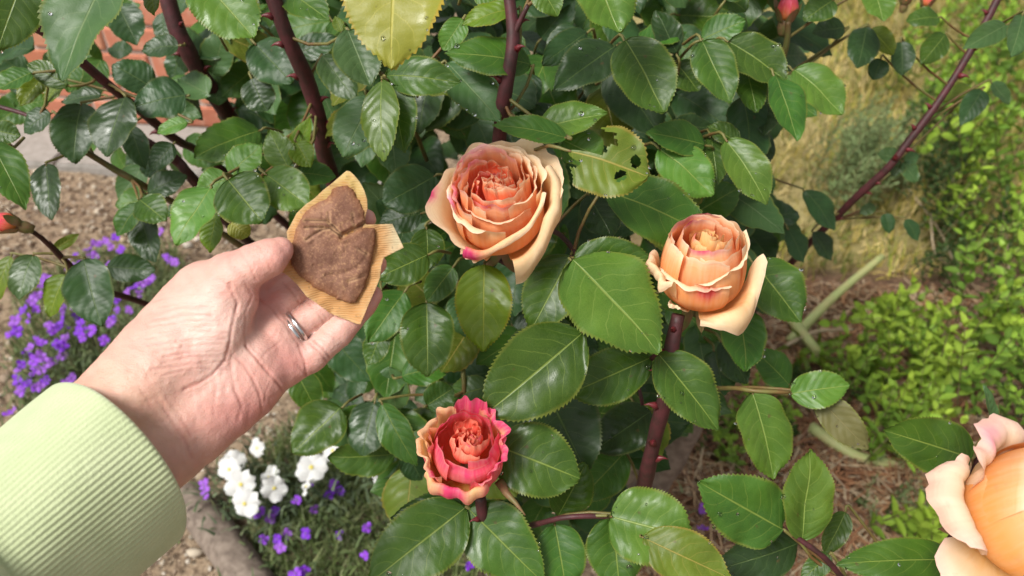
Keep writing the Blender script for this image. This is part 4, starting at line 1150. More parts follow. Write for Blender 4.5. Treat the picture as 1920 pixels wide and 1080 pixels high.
def rose_one():
    b = bloom('rose_bloom', 935, 386, .462, (-.06, .56, .83), 2.6, 'open peach rose with cream rolled outer petals')
    heart(b, 13, 1.6, 2.6, 2.1, 100, S_IN, (-.15, .45), .13)
    # inner cup, rims stepping down toward the front
    for k, (a, rr, hh, ha) in enumerate(((262, 1.8, 4.3, 66), (330, 1.85, 4.65, 56), (30, 1.95, 5.0, 56), (95, 2.0, 5.2, 60), (165, 1.95, 4.95, 58), (215, 1.95, 4.5, 42))):
        add_petal(b, S_MID, 140 + k, a0=a, ha=ha, prof=[(.4, .3), (1.4, .9), (rr + .1, 2.2), (rr + .12, 3.4), (rr * .98, hh - .25), (rr * 1.0, hh)], spiral=.13, ruffle=.09, rim=.03, off=(-.12, .35), blot=[(-.2, .98, .9, .05, .7)] if k in (0, 3, 4) else None)
    # second cup
    for k, (a, rr, hh, ha) in enumerate(((262, 2.25, 3.8, 64), (352, 2.35, 4.5, 60), (62, 2.4, 4.95, 58), (125, 2.4, 5.0, 56), (185, 2.4, 4.45, 54))):
        add_petal(b, S_MID, 150 + k, a0=a, ha=ha, prof=[(.4, .15), (1.6, .6), (rr + .1, 1.8), (rr + .15, 3.0), (rr, hh - .3), (rr + .04, hh - .05), (rr + .22, hh)], spiral=.12, ruffle=.08, rim=.05, off=(-.08, .2), blot=[(.1, .97, .5, .06, .8)] if k in (3, 4) else None)
    # bowl petals with turned rims
    add_petal(b, S_BOWL, 160, a0=222, ha=58, prof=[(.3, 0), (1.7, .3), (2.6, 1.4), (2.75, 2.6), (2.65, 3.4), (2.8, 3.75), (3.05, 3.7)], spiral=.06, rim=.12, ruffle=.05, blot=[(-.75, .95, .3, .16, 1.0)], blotc=(.82, .22, .42))
    add_petal(b, S_BOWL, 161, a0=178, ha=46, prof=[(.3, 0), (1.7, .3), (2.6, 1.4), (2.8, 2.7), (2.7, 3.8), (2.85, 4.15), (3.0, 4.1)], spiral=.06, rim=.10, ruffle=.07, blot=[(.45, .95, .4, .12, .9)], blotc=(.82, .25, .42))
    add_petal(b, S_BOWL, 162, a0=105, ha=60, prof=[(.3, 0), (1.7, .3), (2.6, 1.4), (2.75, 2.8), (2.6, 4.3), (2.55, 4.95), (2.7, 5.15)], spiral=.06, rim=.08, ruffle=.08, blot=[(.3, .98, .5, .05, .7)], blotc=(.82, .25, .42))
    add_petal(b, S_BOWL, 163, a0=32, ha=54, prof=[(.3, 0), (1.7, .3), (2.6, 1.4), (2.8, 2.8), (2.75, 4.1), (2.85, 4.7), (3.1, 4.75)], spiral=.06, rim=.08, ruffle=.07)
    # big front petal: rim climbs to the right, rolls over, and ends in a magenta tip at the left
    add_petal(b, S_BOWL, 165, a0=288, ha=58, prof=[(.3, 0), (1.8, .25), (2.75, 1.3), (2.95, 2.4), (2.9, 3.1), (3.1, 3.4), (3.35, 3.15), (3.3, 2.85)],
              left=[(.3, 0), (1.6, .1), (2.5, .6), (2.85, 1.2), (3.1, 1.7), (3.4, 1.75), (3.55, 1.3), (3.4, .8)], right=[(.3, 0), (1.8, .3), (2.7, 1.5), (2.9, 2.9), (2.75, 4.1), (2.85, 4.5), (3.05, 4.55), (3.1, 4.4)], rim=.0, ruffle=.05, nv=38, blot=[(-1.0, 1.0, .30, .26, 1.7)], blotc=(.74, .03, .20))
    # right petal: rolled outward all along, long flap hanging at the front
    add_petal(b, S_OUT, 170, a0=333, ha=50, prof=[(.4, 0), (1.9, .3), (2.9, 1.4), (3.2, 2.6), (3.25, 3.4), (3.55, 3.85), (3.95, 3.7), (4.05, 3.1), (3.95, 2.5)],
              left=[(.4, 0), (1.9, .1), (2.9, .7), (3.3, 1.3), (3.65, 1.55), (4.0, 1.3), (4.15, .6), (4.1, -.1), (3.95, -.6)], right=[(.4, 0), (1.9, .4), (2.8, 1.6), (3.1, 3.0), (3.1, 4.1), (3.3, 4.6), (3.6, 4.6), (3.8, 4.3), (3.8, 4.0)], rim=.03, ruffle=.06, nv=42, nu=33)
    add_petal(b, S_OUT, 172, a0=190, ha=54, prof=[(.42, 0), (1.8, .2), (2.7, 1.1), (3.15, 2.2), (3.65, 3.05), (4.2, 3.5)], left=[(.42, 0), (1.8, .3), (2.7, 1.5), (3.1, 2.8), (3.3, 3.7), (3.6, 4.2)], right=[(.42, 0), (1.7, .1), (2.5, .6), (3.0, 1.3), (3.3, 1.6), (3.6, 1.5)], rim=.08, tip=.05, ruffle=.10, blot=[(-.25, 1.0, .16, .07, .9)])
    add_petal(b, S_OUT, 173, a0=42, ha=52, prof=[(.45, 0), (1.9, .4), (2.9, 1.6), (3.3, 2.9), (3.8, 3.8), (4.5, 4.3)], rim=.16, ruffle=.17)
    add_petal(b, S_OUT, 174, a0=100, ha=50, prof=[(.45, 0), (1.9, .4), (2.8, 1.6), (3.1, 3.0), (3.2, 4.1), (3.45, 4.7)], rim=.12, ruffle=.09)
    add_petal(b, S_OUT, 176, a0=232, ha=20, prof=[(.45, 0), (1.7, .0), (2.6, .35), (3.2, .9), (3.4, .95)], rim=.2, ruffle=.12)
    sepals(b, 5, 2.4, 180)


def rose_two():
    b = bloom('rose_bloom', 1318, 500, .452, (-.03, .80, .60), 2.72, 'half open peach rose above a dark red stem', .92)
    s_in = [(0, ORNG), (.6, (.90, .42, .12)), (1, (.90, .58, .26))]
    heart(b, 13, 1.2, 3.4, 1.75, 200, s_in, (.15, .2), .05, 9)
    mg = dict(blotc=(.60, .04, .16))
    for k, (a, rr, hh, ha) in enumerate(((262, 1.55, 4.9, 88), (20, 1.6, 5.3, 80), (140, 1.6, 5.4, 80))):
        add_petal(b, S_MID, 220 + k, a0=a, ha=ha, prof=[(.4, .3), (1.5, 1.0), (rr + .4, 2.4), (rr + .35, 3.8), (rr + .05, hh - .4), (rr - .05, hh)], spiral=.12, ruffle=.06, rim=.04, blot=[(-.1, .99, .5, .05, 1.0)] if k != 1 else None, **mg)
    for k, (a, rr, hh, ha) in enumerate(((225, 1.95, 4.55, 74), (318, 1.95, 4.6, 72), (40, 2.0, 5.4, 70), (125, 2.0, 5.5, 72))):
        add_petal(b, S_MID, 228 + k, a0=a, ha=ha, prof=[(.4, .2), (1.6, .7), (rr + .4, 2.0), (rr + .4, 3.2), (rr + .08, hh - .4), (rr + .05, hh)], left=[(.4, .2), (1.6, .7), (rr + .5, 2.0), (rr + .5, 3.0), (rr + .3, hh - .6), (rr + .25, hh - .2)] if k == 0 else None,
                  right=[(.4, .2), (1.6, .7), (rr + .4, 2.0), (rr + .4, 3.4), (rr + .1, hh), (rr + .05, hh + .5)] if k == 1 else None, spiral=.12, ruffle=.05, rim=.04, blot=[(0, .98, .8, .05, .7)] if k in (3,) else None, **mg)
    add_petal(b, S_BOWL, 240, a0=306, ha=60, prof=[(.3, 0), (1.7, .4), (2.6, 1.5), (2.7, 2.8), (2.5, 3.9), (2.6, 4.2), (2.75, 4.1)], left=[(.3, 0), (1.7, .3), (2.5, 1.2), (2.65, 2.2), (2.55, 2.9), (2.6, 3.15), (2.7, 3.1)], right=[(.3, 0), (1.7, .4), (2.6, 1.6), (2.7, 3.2), (2.4, 4.7), (2.35, 5.3), (2.5, 5.4)], rim=.0, ruffle=.04)
    add_petal(b, S_BOWL, 241, a0=238, ha=56, prof=[(.3, 0), (1.75, .35), (2.65, 1.3), (2.8, 2.3), (2.75, 2.85), (2.85, 3.1), (3.05, 2.95)], rim=.06, ruffle=.06, blot=[(.45, .86, .28, .15, 1.2)], blotc=(.78, .09, .08))
    add_petal(b, S_BOWL, 242, a0=15, ha=56, prof=[(.3, 0), (1.7, .4), (2.6, 1.6), (2.75, 3.1), (2.5, 4.6), (2.25, 5.4)], rim=.05, ruffle=.05)
    add_petal(b, S_BOWL, 243, a0=100, ha=66, prof=[(.3, 0), (1.7, .4), (2.6, 1.6), (2.75, 3.1), (2.4, 4.8), (2.0, 5.65)], rim=.10, ruffle=.05, blot=[(0, 1, .9, .04, .8)], **mg)
    add_petal(b, S_BOWL, 244, a0=175, ha=48, prof=[(.3, 0), (1.7, .4), (2.6, 1.6), (2.75, 3.0), (2.6, 4.2), (2.4, 4.9), (2.45, 5.1)], rim=.05, ruffle=.07)
    add_petal(b, S_OUT, 250, a0=306, ha=46, prof=[(.4, 0), (2.0, .3), (2.95, 1.1), (3.45, 1.5), (3.85, 1.2), (4.0, .5), (3.85, -.4)], left=[(.4, 0), (1.6, .0), (2.4, .25), (2.9, .55), (3.15, .65), (3.3, .5), (3.35, .3)],
              right=[(.4, 0), (1.9, .5), (2.8, 1.6), (3.0, 2.8), (3.3, 3.6), (3.7, 4.0), (4.0, 3.95)], rim=.02, tip=.04, ruffle=.05, nv=36)
    add_petal(b, S_OUT, 251, a0=192, ha=34, prof=[(.4, 0), (1.8, .5), (2.75, 1.6), (2.95, 2.5), (3.2, 3.2), (3.55, 3.4), (3.65, 2.9), (3.45, 2.5)], rim=.10, ruffle=.17, nv=34, blot=[(-.6, 1, .3, .12, .6)])
    add_petal(b, S_OUT, 252, a0=225, ha=14, prof=[(.4, 0), (1.8, .2), (2.5, .7), (2.9, 1.2), (3.0, 1.0)], rim=.2, ruffle=.1)
    sepals(b, 5, 2.6, 260, -75)


def rose_three():
    b = bloom('rose_bloom', 872, 846, .430, (.04, .60, .80), 2.9, 'ragged pink and yellow rose with a curled brown sepal', .74)
    RED, HOT, RSE, AMB = (.88, .05, .05), (.86, .08, .17), (.92, .25, .22), (.92, .42, .07)
    s_in = [(0, RED), (.6, (.86, .10, .06)), (1, (.90, .32, .20))]
    s_pk = [(0, AMB), (.4, (.84, .18, .09)), (.8, RSE), (.95, HOT), (1, (.86, .32, .30))]
    s_yl = [(0, AMB), (.5, (.92, .45, .12)), (.85, (.93, .62, .28)), (1, (.92, .48, .28))]
    hp = dict(blotc=(.84, .07, .20))
    heart(b, 13, 1.5, 2.8, 1.95, 300, s_in, (.3, .55), .11, 4)
    for k, (a, rr, hh, ha) in enumerate(((258, 2.15, 4.1, 70), (335, 2.1, 4.6, 60), (45, 2.0, 5.0, 60), (115, 2.0, 5.1, 60), (180, 2.1, 4.7, 60))):
        add_petal(b, s_pk, 320 + k, a0=a, ha=ha, prof=[(.4, .3), (1.5, .9), (rr + .4, 2.2), (rr + .4, 3.3), (rr + .1, hh - .35), (rr, hh)], spiral=.12, ruffle=.09, rim=.05, off=(.15, .3), blot=[(.3, .85, .6, .16, .8)], **hp)
    # ragged outer petals
    add_petal(b, s_yl, 340, a0=258, ha=46, prof=[(.3, 0), (1.9, .3), (2.9, 1.3), (3.05, 2.2), (3.1, 2.95), (3.45, 3.1), (3.75, 2.5), (3.7, 1.8)], rim=.06, ruffle=.20, nv=34, blot=[(-.1, .85, .40, .25, 1.4), (.95, .9, .2, .3, .7)], **hp)
    add_petal(b, s_pk, 341, a0=312, ha=32, prof=[(.3, 0), (1.9, .3), (2.9, 1.2), (3.1, 2.3), (3.0, 3.4), (3.1, 3.9), (3.25, 3.9)], rim=.08, ruffle=.16, blot=[(0, .7, .8, .3, .5)], **hp)
    add_petal(b, s_pk, 348, a0=342, ha=36, prof=[(.3, 0), (1.9, .4), (2.8, 1.5), (3.0, 2.8), (2.9, 4.0), (3.1, 4.4), (3.3, 4.3)], rim=.08, ruffle=.18, blot=[(0, .95, 1, .2, 1.2)], **hp)
    add_petal(b, s_yl, 342, a0=196, ha=40, prof=[(.3, 0), (1.9, .4), (2.8, 1.5), (3.05, 2.7), (3.05, 3.6), (3.3, 4.0), (3.5, 3.8)], rim=.06, ruffle=.24, blot=[(.7, .9, .25, .15, 1.0)], **hp)
    add_petal(b, s_yl, 343, a0=148, ha=42, prof=[(.3, 0), (1.9, .4), (2.8, 1.6), (3.0, 3.0), (3.0, 4.2), (3.2, 4.7), (3.4, 4.7)], rim=.08, ruffle=.24)
    add_petal(b, s_yl, 349, a0=165, ha=34, prof=[(.3, 0), (1.7, .4), (2.5, 1.6), (2.6, 3.0), (2.6, 4.2), (2.75, 4.8)], rim=.08, ruffle=.22, blot=[(.6, .9, .3, .2, .9)], **hp)
    add_petal(b, s_pk, 344, a0=78, ha=30, prof=[(.3, 0), (1.9, .4), (2.7, 1.7), (2.9, 3.2), (3.1, 4.6), (3.3, 5.6)], rim=.12, ruffle=.14, blot=[(0, .9, 1, .35, 1.3)], **hp)
    add_petal(b, s_yl, 345, a0=34, ha=36, prof=[(.3, 0), (1.9, .4), (2.7, 1.6), (2.9, 3.0), (2.9, 4.2), (3.15, 4.8), (3.4, 4.8)], rim=.08, ruffle=.2, blot=[(0, 1, 1, .14, 1.4)], **hp)
    add_petal(b, s_pk, 346, a0=225, ha=42, prof=[(.3, 0), (2.0, .2), (3.0, 1.0), (3.2, 1.9), (3.15, 2.6), (3.2, 2.9)], rim=.08, ruffle=.12, blot=[(0, .7, 1.2, .4, 1.0)], blotc=(.58, .06, .08))
    sepals(b, 3, 2.2, 360, -60)
    # the long curled sepal at its foot
    sp = catmull([P(938, 905, .437), (P(950, 925, .43)), P(968, 945, .425), P(985, 966, .423)], 12)
    V, F = tube(sp - sp[0], np.linspace(.0032, .0004, 12), 6, .1, 3)
    o = link('sepal', mesh_np('sepal', V, F, M_SEPAL)); attach(o, BUSH); o.location = tuple(sp[0])


def rose_four():
    b = bloom('rose_bloom', 1948, 962, .375, (.16, .56, .80), 2.5, 'plump orange rose with pale outer petals beside the seedling', 1.12)
    s_b = [(0, YEL), (.3, (.92, .42, .06)), (.75, (.93, .43, .13)), (.93, (.94, .52, .24)), (1, PALE)]
    s_o = [(0, (.86, .46, .08)), (.35, (.86, .50, .17)), (.6, (.88, .62, .36)), (.85, (.90, .68, .50)), (1, (.88, .58, .47))]
    heart(b, 10, 1.4, 3.2, 1.6, 400, S_IN)
    for k, (a, hh) in enumerate(((30, 5.0), (100, 5.2), (170, 4.8), (235, 4.3), (300, 4.4))):
        add_petal(b, S_MID, 420 + k, a0=a, ha=58, prof=[(.4, .3), (1.6, .9), (2.2, 2.2), (2.1, 3.4), (1.9, hh - .3), (1.85, hh)], spiral=.14, ruffle=.05, rim=.12)
    add_petal(b, s_b, 440, a0=218, ha=72, prof=[(.3, 0), (1.9, .3), (2.9, 1.4), (3.05, 2.7), (2.7, 3.8), (2.35, 4.4)], spiral=.05, rim=.20, ruffle=.04)
    add_petal(b, s_b, 441, a0=292, ha=66, prof=[(.3, 0), (1.8, .3), (2.7, 1.4), (2.9, 2.7), (2.6, 3.8), (2.5, 4.3), (2.65, 4.4)], spiral=.08, rim=.14, ruffle=.05)
    add_petal(b, s_b, 442, a0=128, ha=66, prof=[(.3, 0), (1.8, .3), (2.7, 1.5), (2.8, 3.0), (2.5, 4.4), (2.2, 5.1)], spiral=.08, rim=.12, ruffle=.05)
    add_petal(b, s_b, 443, a0=40, ha=66, prof=[(.3, 0), (1.8, .3), (2.7, 1.5), (2.8, 3.0), (2.5, 4.4), (2.2, 5.1)], spiral=.08, rim=.12, ruffle=.05)
    add_petal(b, s_o, 450, frill=.35, a0=122, ha=40, prof=[(.42, 0), (1.9, .4), (2.8, 1.5), (3.05, 2.6), (3.1, 3.3), (3.45, 3.8), (3.95, 3.85), (4.3, 3.6)], rim=.26, ruffle=.20, nv=36, blot=[(.1, .9, .35, .10, .6)], blotc=(.82, .25, .38))
    add_petal(b, s_o, 451, frill=.35, a0=172, ha=40, prof=[(.42, 0), (1.9, .3), (2.9, 1.2), (3.2, 2.0), (3.55, 2.5), (4.05, 2.55), (4.4, 2.2), (4.5, 1.7)], rim=.34, ruffle=.20, nv=34)
    add_petal(b, s_o, 452, frill=.35, a0=252, ha=62, prof=[(.42, 0), (1.8, -.1), (2.9, .1), (3.7, .2), (4.4, -.1), (5.0, -.6)], rim=.42, ruffle=.20)
    sepals(b, 5, 2.6, 460, -70)


def bud(px, py, d, axis, s, label, seed):
    b = bloom('rose_bud', px, py, d, axis, 1.2, label, s)
    st = [(0, YEL), (.4, (.84, .22, .08)), (.75, (.80, .06, .12)), (1, (.84, .14, .24))]
    for k in range(5):
        add_petal(b, st, seed + k, a0=k * 137.5, ha=80, prof=[(.2, 0), (.75, .5), (.85, 1.2), (.55, 2.0), (.25, 2.35)], spiral=.2, ruffle=.03, rim=.2, nu=13, nv=12)
    sepals(b, 5, 1.9, seed + 9, 60)


rose_one(); rose_two(); rose_three(); rose_four()
bud(1477, 15, .62, (.0, .8, .55), .9, 'small pink bud among the upper leaves', 500)
bud(8, 417, .54, (-.7, .2, .5), .75, 'small orange pink bud over the bare soil', 510)
bud(1700, -8, .80, (0, .8, .5), .7, 'tiny coral bud above the herbs', 520)
bud(1740, -2, .80, (0.1, .8, .5), .7, 'tiny pink bud above the herbs', 530)


# ---------------------------------------------------------------- the hand (one continuous skin surface), sleeve, rings
HD = .372                                       # distance of the palm; hand coordinates: photo px in the palm's plane, z in 1/3700 m away from it


def HP(q):
    q = np.asarray(q, float)
    return P(q[:, 0], q[:, 1], HD + q[:, 2] / 3700.0)


def chain_sdf(X, Y, Z, pts, fz):
    d = None
    for a, b in zip(pts[:-1], pts[1:]):
        ax, ay, az, ar = a; bx, by, bz, br = b
        dx, dy, dz = bx - ax, by - ay, (bz - az) / fz
        px, py, pz = X - ax, Y - ay, (Z - az) / fz
        t = np.clip((px * dx + py * dy + pz * dz) / (dx * dx + dy * dy + dz * dz), 0, 1)
        q = np.sqrt((px - t * dx) ** 2 + (py - t * dy) ** 2 + (pz - t * dz) ** 2) - (ar + (br - ar) * t)
        d = q if d is None else np.minimum(d, q) if False else smin(d, q, 6)
    return d


def smin(a, b, k):
    h = np.maximum(k - np.abs(a - b), 0) / k
    return np.minimum(a, b) - h * h * k * .25


FINGERS = [
    ([(455, 590, 22, 38), (500, 540, 38, 32), (560, 485, 48, 29), (630, 442, 42, 26), (685, 411, 22, 21)], .92),
    ([(475, 612, 14, 36), (530, 561, 22, 32), (580, 520, 32, 30), (645, 478, 36, 27), (700, 455, 26, 21)], .92),
    ([(500, 655, 6, 36), (550, 618, 9, 29.5), (605, 578, 20, 28.5), (668, 528, 30, 25), (705, 495, 26, 20)], .92),
    ([(525, 695, -8, 36), (585, 667, -3, 29.5), (635, 622, 14, 28), (680, 574, 22, 24), (700, 553, 22, 18)], .92),
]
THUMB = ([(385, 580, -42, 76), (432, 522, -57, 50), (470, 499, -64, 39), (505, 483, -64, 36), (525, 470, -58, 26)], .85)
PALM = [
    ([(60, 950, -165, 92), (200, 790, -105, 94), (300, 682, -62, 94), (390, 572, -30, 84)], .62),
    ([(140, 1010, -165, 80), (260, 872, -105, 86), (345, 785, -62, 93), (440, 700, -26, 97), (492, 662, -8, 76)], .58),
    ([(330, 740, -58, 90), (440, 640, 2, 76), (488, 592, 14, 46)], .5),
    ([(335, 705, -72, 58), (395, 620, -66, 66), (428, 560, -54, 58)], .62),
    ([(365, 805, -76, 58), (430, 735, -46, 62), (490, 690, -26, 52)], .6),
    ([(492, 590, 6, 32), (516, 634, -4, 34), (534, 682, -12, 38)], .7),
]


def surface_nets(D, org, h):
    ins = D < 0
    nx, ny, nz = D.shape
    c = sum(ins[i:nx - 1 + i, j:ny - 1 + j, k:nz - 1 + k].astype(np.int8) for i in (0, 1) for j in (0, 1) for k in (0, 1))
    act = (c > 0) & (c < 8)
    idx = -np.ones(act.shape, np.int64); ii = np.argwhere(act); idx[act] = np.arange(len(ii))
    S = np.zeros((len(ii), 3)); N = np.zeros(len(ii))
    cor = [(i, j, k) for i in (0, 1) for j in (0, 1) for k in (0, 1)]
    for a in cor:
        for ax in range(3):
            if a[ax]: continue
            b = list(a); b[ax] = 1
            va = D[ii[:, 0] + a[0], ii[:, 1] + a[1], ii[:, 2] + a[2]]; vb = D[ii[:, 0] + b[0], ii[:, 1] + b[1], ii[:, 2] + b[2]]
            m = (va < 0) != (vb < 0); t = np.where(m, va / np.where(m, va - vb, 1), 0)
            p = np.tile(np.array(a, float), (len(ii), 1)); p[:, ax] += t
            S[m] += p[m]; N[m] += 1
    V = (ii + S / N[:, None]) * h + org
    F = []
    for ax in range(3):
        o1, o2 = [(1, 2), (2, 0), (0, 1)][ax]
        sl = [slice(1, s - 1) for s in D.shape]; sl[ax] = slice(0, D.shape[ax] - 1)
        s2 = list(sl); s2[ax] = slice(1, D.shape[ax])
        A, Bv = ins[tuple(sl)], ins[tuple(s2)]
        e = np.argwhere(A != Bv); st = np.array([s.start for s in sl]); e = e + st
        def cell(d1, d2):
            q = e.copy(); q[:, o1] += d1; q[:, o2] += d2; return idx[q[:, 0], q[:, 1], q[:, 2]]
        q = np.stack([cell(-1, -1), cell(0, -1), cell(0, 0), cell(-1, 0)], 1)
        fl = ~ins[e[:, 0], e[:, 1], e[:, 2]]
        q[fl] = q[fl][:, ::-1]; F.append(q)
    return V, np.vstack(F)


def poly_dist(x, y, pl):
    d = np.full(x.shape, 1e9)
    for (ax, ay), (bx, by) in zip(pl[:-1], pl[1:]):
        dx, dy = bx - ax, by - ay
        t = np.clip(((x - ax) * dx + (y - ay) * dy) / (dx * dx + dy * dy), 0, 1)
        d = np.minimum(d, np.hypot(x - ax - t * dx, y - ay - t * dy))
    return d


def build_hand(person):
    h = 3.2
    xs = np.arange(20, 735, h); ys = np.arange(375, 1010, h); zs = np.arange(-215, 90, h)
    X, Y, Z = np.meshgrid(xs.astype(np.float32), ys.astype(np.float32), zs.astype(np.float32), indexing='ij')
    palm = None
    for pts, fz in PALM:
        d = chain_sdf(X, Y, Z, pts, fz); palm = d if palm is None else smin(palm, d, 22)
    fing = None
    for pts, fz in FINGERS:
        d = chain_sdf(X, Y, Z, pts, fz); fing = d if fing is None else smin(fing, d, 2.5)
    D = smin(palm, fing, 9)
    D = smin(D, chain_sdf(X, Y, Z, *THUMB), 16)
    V, F = surface_nets(D, np.array([xs[0], ys[0], zs[0]]), h)
    lab = np.arange(len(V))                                 # keep the one connected skin
    while True:
        m = lab[F].min(1); new = lab.copy()
        for k in range(4): np.minimum.at(new, F[:, k], m)
        new = new[new]
        if (new == lab).all(): break
        lab = new
    big = np.bincount(lab).argmax(); F = F[lab[F[:, 0]] == big]
    use = np.unique(F); mp_ = -np.ones(len(V), int); mp_[use] = np.arange(len(use)); V = V[use]; F = mp_[F]
    gx, gy, gz = np.gradient(D)
    ijk = np.clip(((V - [xs[0], ys[0], zs[0]]) / h).round().astype(int), 0, np.array(D.shape) - 1)
    N = np.stack([g[ijk[:, 0], ijk[:, 1], ijk[:, 2]] for g in (gx, gy, gz)], 1); N /= np.linalg.norm(N, axis=1)[:, None] + 1e-9
    # relax the lattice a little
    nb = np.zeros_like(V); ct = np.zeros(len(V))
    for it in range(2):
        nb[:] = 0; ct[:] = 0
        for a, b in ((0, 1), (1, 2), (2, 3), (3, 0)):
            np.add.at(nb, F[:, a], V[F[:, b]]); np.add.at(ct, F[:, a], 1)
        V = V * .4 + .6 * nb / ct[:, None]
    x, y = V[:, 0], V[:, 1]; front = np.clip(-N[:, 2] * 1.8, 0, 1)
    z5 = lambda pts: [(240 + a / 2.7, 520 + b / 2.7) for a, b in pts]
    z7 = lambda pts: [(400 + a / 3.375, 400 + b / 3.375) for a, b in pts]
    lines = [  # polyline, depth px, width px
        (z5([(515, 30), (530, 80), (555, 130), (530, 230), (515, 330), (490, 420), (430, 490), (370, 530), (280, 568)]), 3.4, 4.0),
        (z5([(595, 345), (640, 400), (700, 470), (760, 540), (800, 600), (828, 640)]), 3.6, 3.4),
        (z5([(530, 395), (590, 450), (635, 520), (665, 590), (680, 680), (650, 760)]), 2.8, 3.6),
        (z5([(650, 110), (720, 150), (775, 215)]), 2.6, 3.0), (z5([(600, 200), (590, 280), (600, 350)]), 2.0, 3.0),
        (z5([(862, 345), (895, 420), (905, 500), (890, 560)]), 3.0, 3.2), (z5([(780, 215), (870, 350)]), 1.6, 3),
        (z5([(515, 330), (520, 420), (540, 560), (590, 690)]), 1.8, 4.5), (z5([(540, 570), (575, 640), (560, 720)]), 1.8, 5),
        (z5([(450, 540), (440, 620), (430, 690)]), 1.5, 5), (z5([(610, 690), (600, 780), (540, 860)]), 1.8, 6),
        (z5([(680, 660), (700, 720), (670, 800)]), 1.6, 5), (z5([(720, 640), (745, 690), (735, 730)]), 1.4, 4),
        (z5([(660, 440), (700, 380), (780, 320)]), 1.4, 3), (z5([(700, 330), (750, 290), (760, 260)]), 1.0, 3),
        (z5([(560, 420), (620, 560)]), 1.0, 3), (z5([(480, 440), (470, 540)]), 1.0, 4),
        (z5([(170, 640), (230, 740), (290, 820), (325, 910)]), 2.2, 6), (z5([(60, 560), (150, 700), (220, 790)]), 1.2, 6),
        (z5([(190, 600), (280, 720), (320, 800)]), 1.2, 5),
        (z7([(260, 265), (265, 340), (235, 400)]), 1.2, 2.5), (z7([(345, 160), (360, 250)]), .8, 2.2), (z7([(0, 415), (60, 430), (110, 480)]), 2.0, 3.5),
        (z7([(205, 450), (250, 520), (200, 640)]), 1.6, 3.4), (z7([(125, 510), (160, 570), (150, 640)]), 1.6, 4),
        (z7([(640, 590), (700, 640), (740, 660)]), 1.4, 2.6), (z7([(650, 720), (720, 760), (770, 790)]), 1.6, 2.8), (z7([(660, 740), (730, 780)]), .8, 2.4),
        (z7([(760, 640), (860, 690)]), 1.0, 2.6), (z7([(420, 440), (470, 500), (520, 560)]), .6, 2.4),
    ]
    r = np.random.default_rng(12)
    for (cx, cy, hw, dx, dy) in ((598, 662, 26, .74, -.67), (592, 586, 24, .78, -.62), (545, 548, 24, .78, -.62), (604, 655, 24, .74, -.67), (560, 690, 26, .7, -.7), (497, 484, 26, .88, -.46), (466, 500, 30, .86, -.5), (598, 581, 22, .78, -.62)):
        nx_, ny_ = -dy, dx
        lines.append(([(cx - nx_ * hw, cy - ny_ * hw), (cx + dx * 3, cy + dy * 3), (cx + nx_ * hw, cy + ny_ * hw)], 2.6, 2.8))
    for k in range(13):                                     # fine wrinkles running over the ball of the thumb
        yy = 95 + k * 31; x0 = 90 + r.uniform(0, 90); x1 = 470 + r.uniform(-60, 50)
        lines.append((z5([(x0, yy + 30), ((x0 + x1) / 2, yy + r.uniform(-12, 8)), (x1, yy + r.uniform(-16, 6))]), r.uniform(1.0, 2.6), r.uniform(2.2, 3.6)))
    for k in range(14):                                     # short lines of the palm
        p = np.array([r.uniform(330, 520), r.uniform(660, 800)]); a = r.uniform(.6, 1.5); q = p + np.array([math.cos(a), -math.sin(a)]) * r.uniform(20, 60)
        lines.append(([tuple(p), tuple((p + q) / 2 + r.normal(0, 3, 2)), tuple(q)], r.uniform(.4, 1.1), 2.6))
    for pts, _ in FINGERS:                                  # lengthwise skin lines on the fingers
        p = np.array(pts)[:, :2]
        for k in range(9):
            t = r.uniform(1.0, 2.8); i = int(t); c = p[i] * (1 - t % 1) + p[i + 1] * (t % 1); tg = unit(p[i + 1] - p[i]); nn = np.array([-tg[1], tg[0]]) * r.uniform(-22, 22)
            lines.append(([tuple(c + nn), tuple(c + nn + tg * r.uniform(14, 34))], r.uniform(.25, .6), 1.8))
    disp = np.zeros(len(V)); cre = np.zeros(len(V))
    for pl, dep, wid in lines:
        dep *= .42; wid *= .68; d = poly_dist(x, y, pl); g = np.exp(-(d / wid) ** 2) * (.35 + 1.1 * vnoise(x / 24 + wid * 9, y / 24, 14))
        disp -= dep * g * front; disp += .35 * dep * np.exp(-((d - wid * 2.2) / (wid * 1.4)) ** 2) * front
        cre = np.maximum(cre, g * min(1, dep / 1.6) * front)
    disp += 2.4 * (vnoise(x / 26, y / 26, 4) - .5) + 1.0 * (vnoise(x / 9, y / 9, 5) - .5)
    # thumb and index nails: shallow plates on the far rims
    V = V + N * disp[:, None]
    # skin colour
    base = np.array((.63, .36, .29)); C = np.tile(base, (len(V), 1))
    def blob(cx, cy, sx, sy, col, st):
        nonlocal C
        g = (np.exp(-((x - cx) / sx) ** 2 - ((y - cy) / sy) ** 2) * st)[:, None]; C = C * (1 - g) + np.array(col) * g
    pink, pale, tan = (.65, .275, .24), (.69, .48, .41), (.62, .385, .27)
    blob(470, 780, 90, 60, pink, .85); blob(545, 680, 50, 50, pink, .75); blob(500, 560, 40, 40, pink, .7); blob(540, 480, 40, 40, pink, .5)
    blob(390, 620, 75, 85, pale, .8); blob(200, 760, 110, 90, tan, .8); blob(690, 500, 40, 120, pink, .6); blob(440, 470, 60, 40, pink, .35)
    blob(600, 640, 60, 50, pale, .4); blob(430, 690, 50, 40, pale, .4)
    mott = vnoise(x / 17, y / 17, 8)[:, None]; C = C * (.93 + .14 * mott)
    g = (cre * .55)[:, None]; C = C * (1 - g) + np.array((.46, .17, .135)) * g
    n = NT('skin'); c = n.attr(); oc = n.coord('Object')
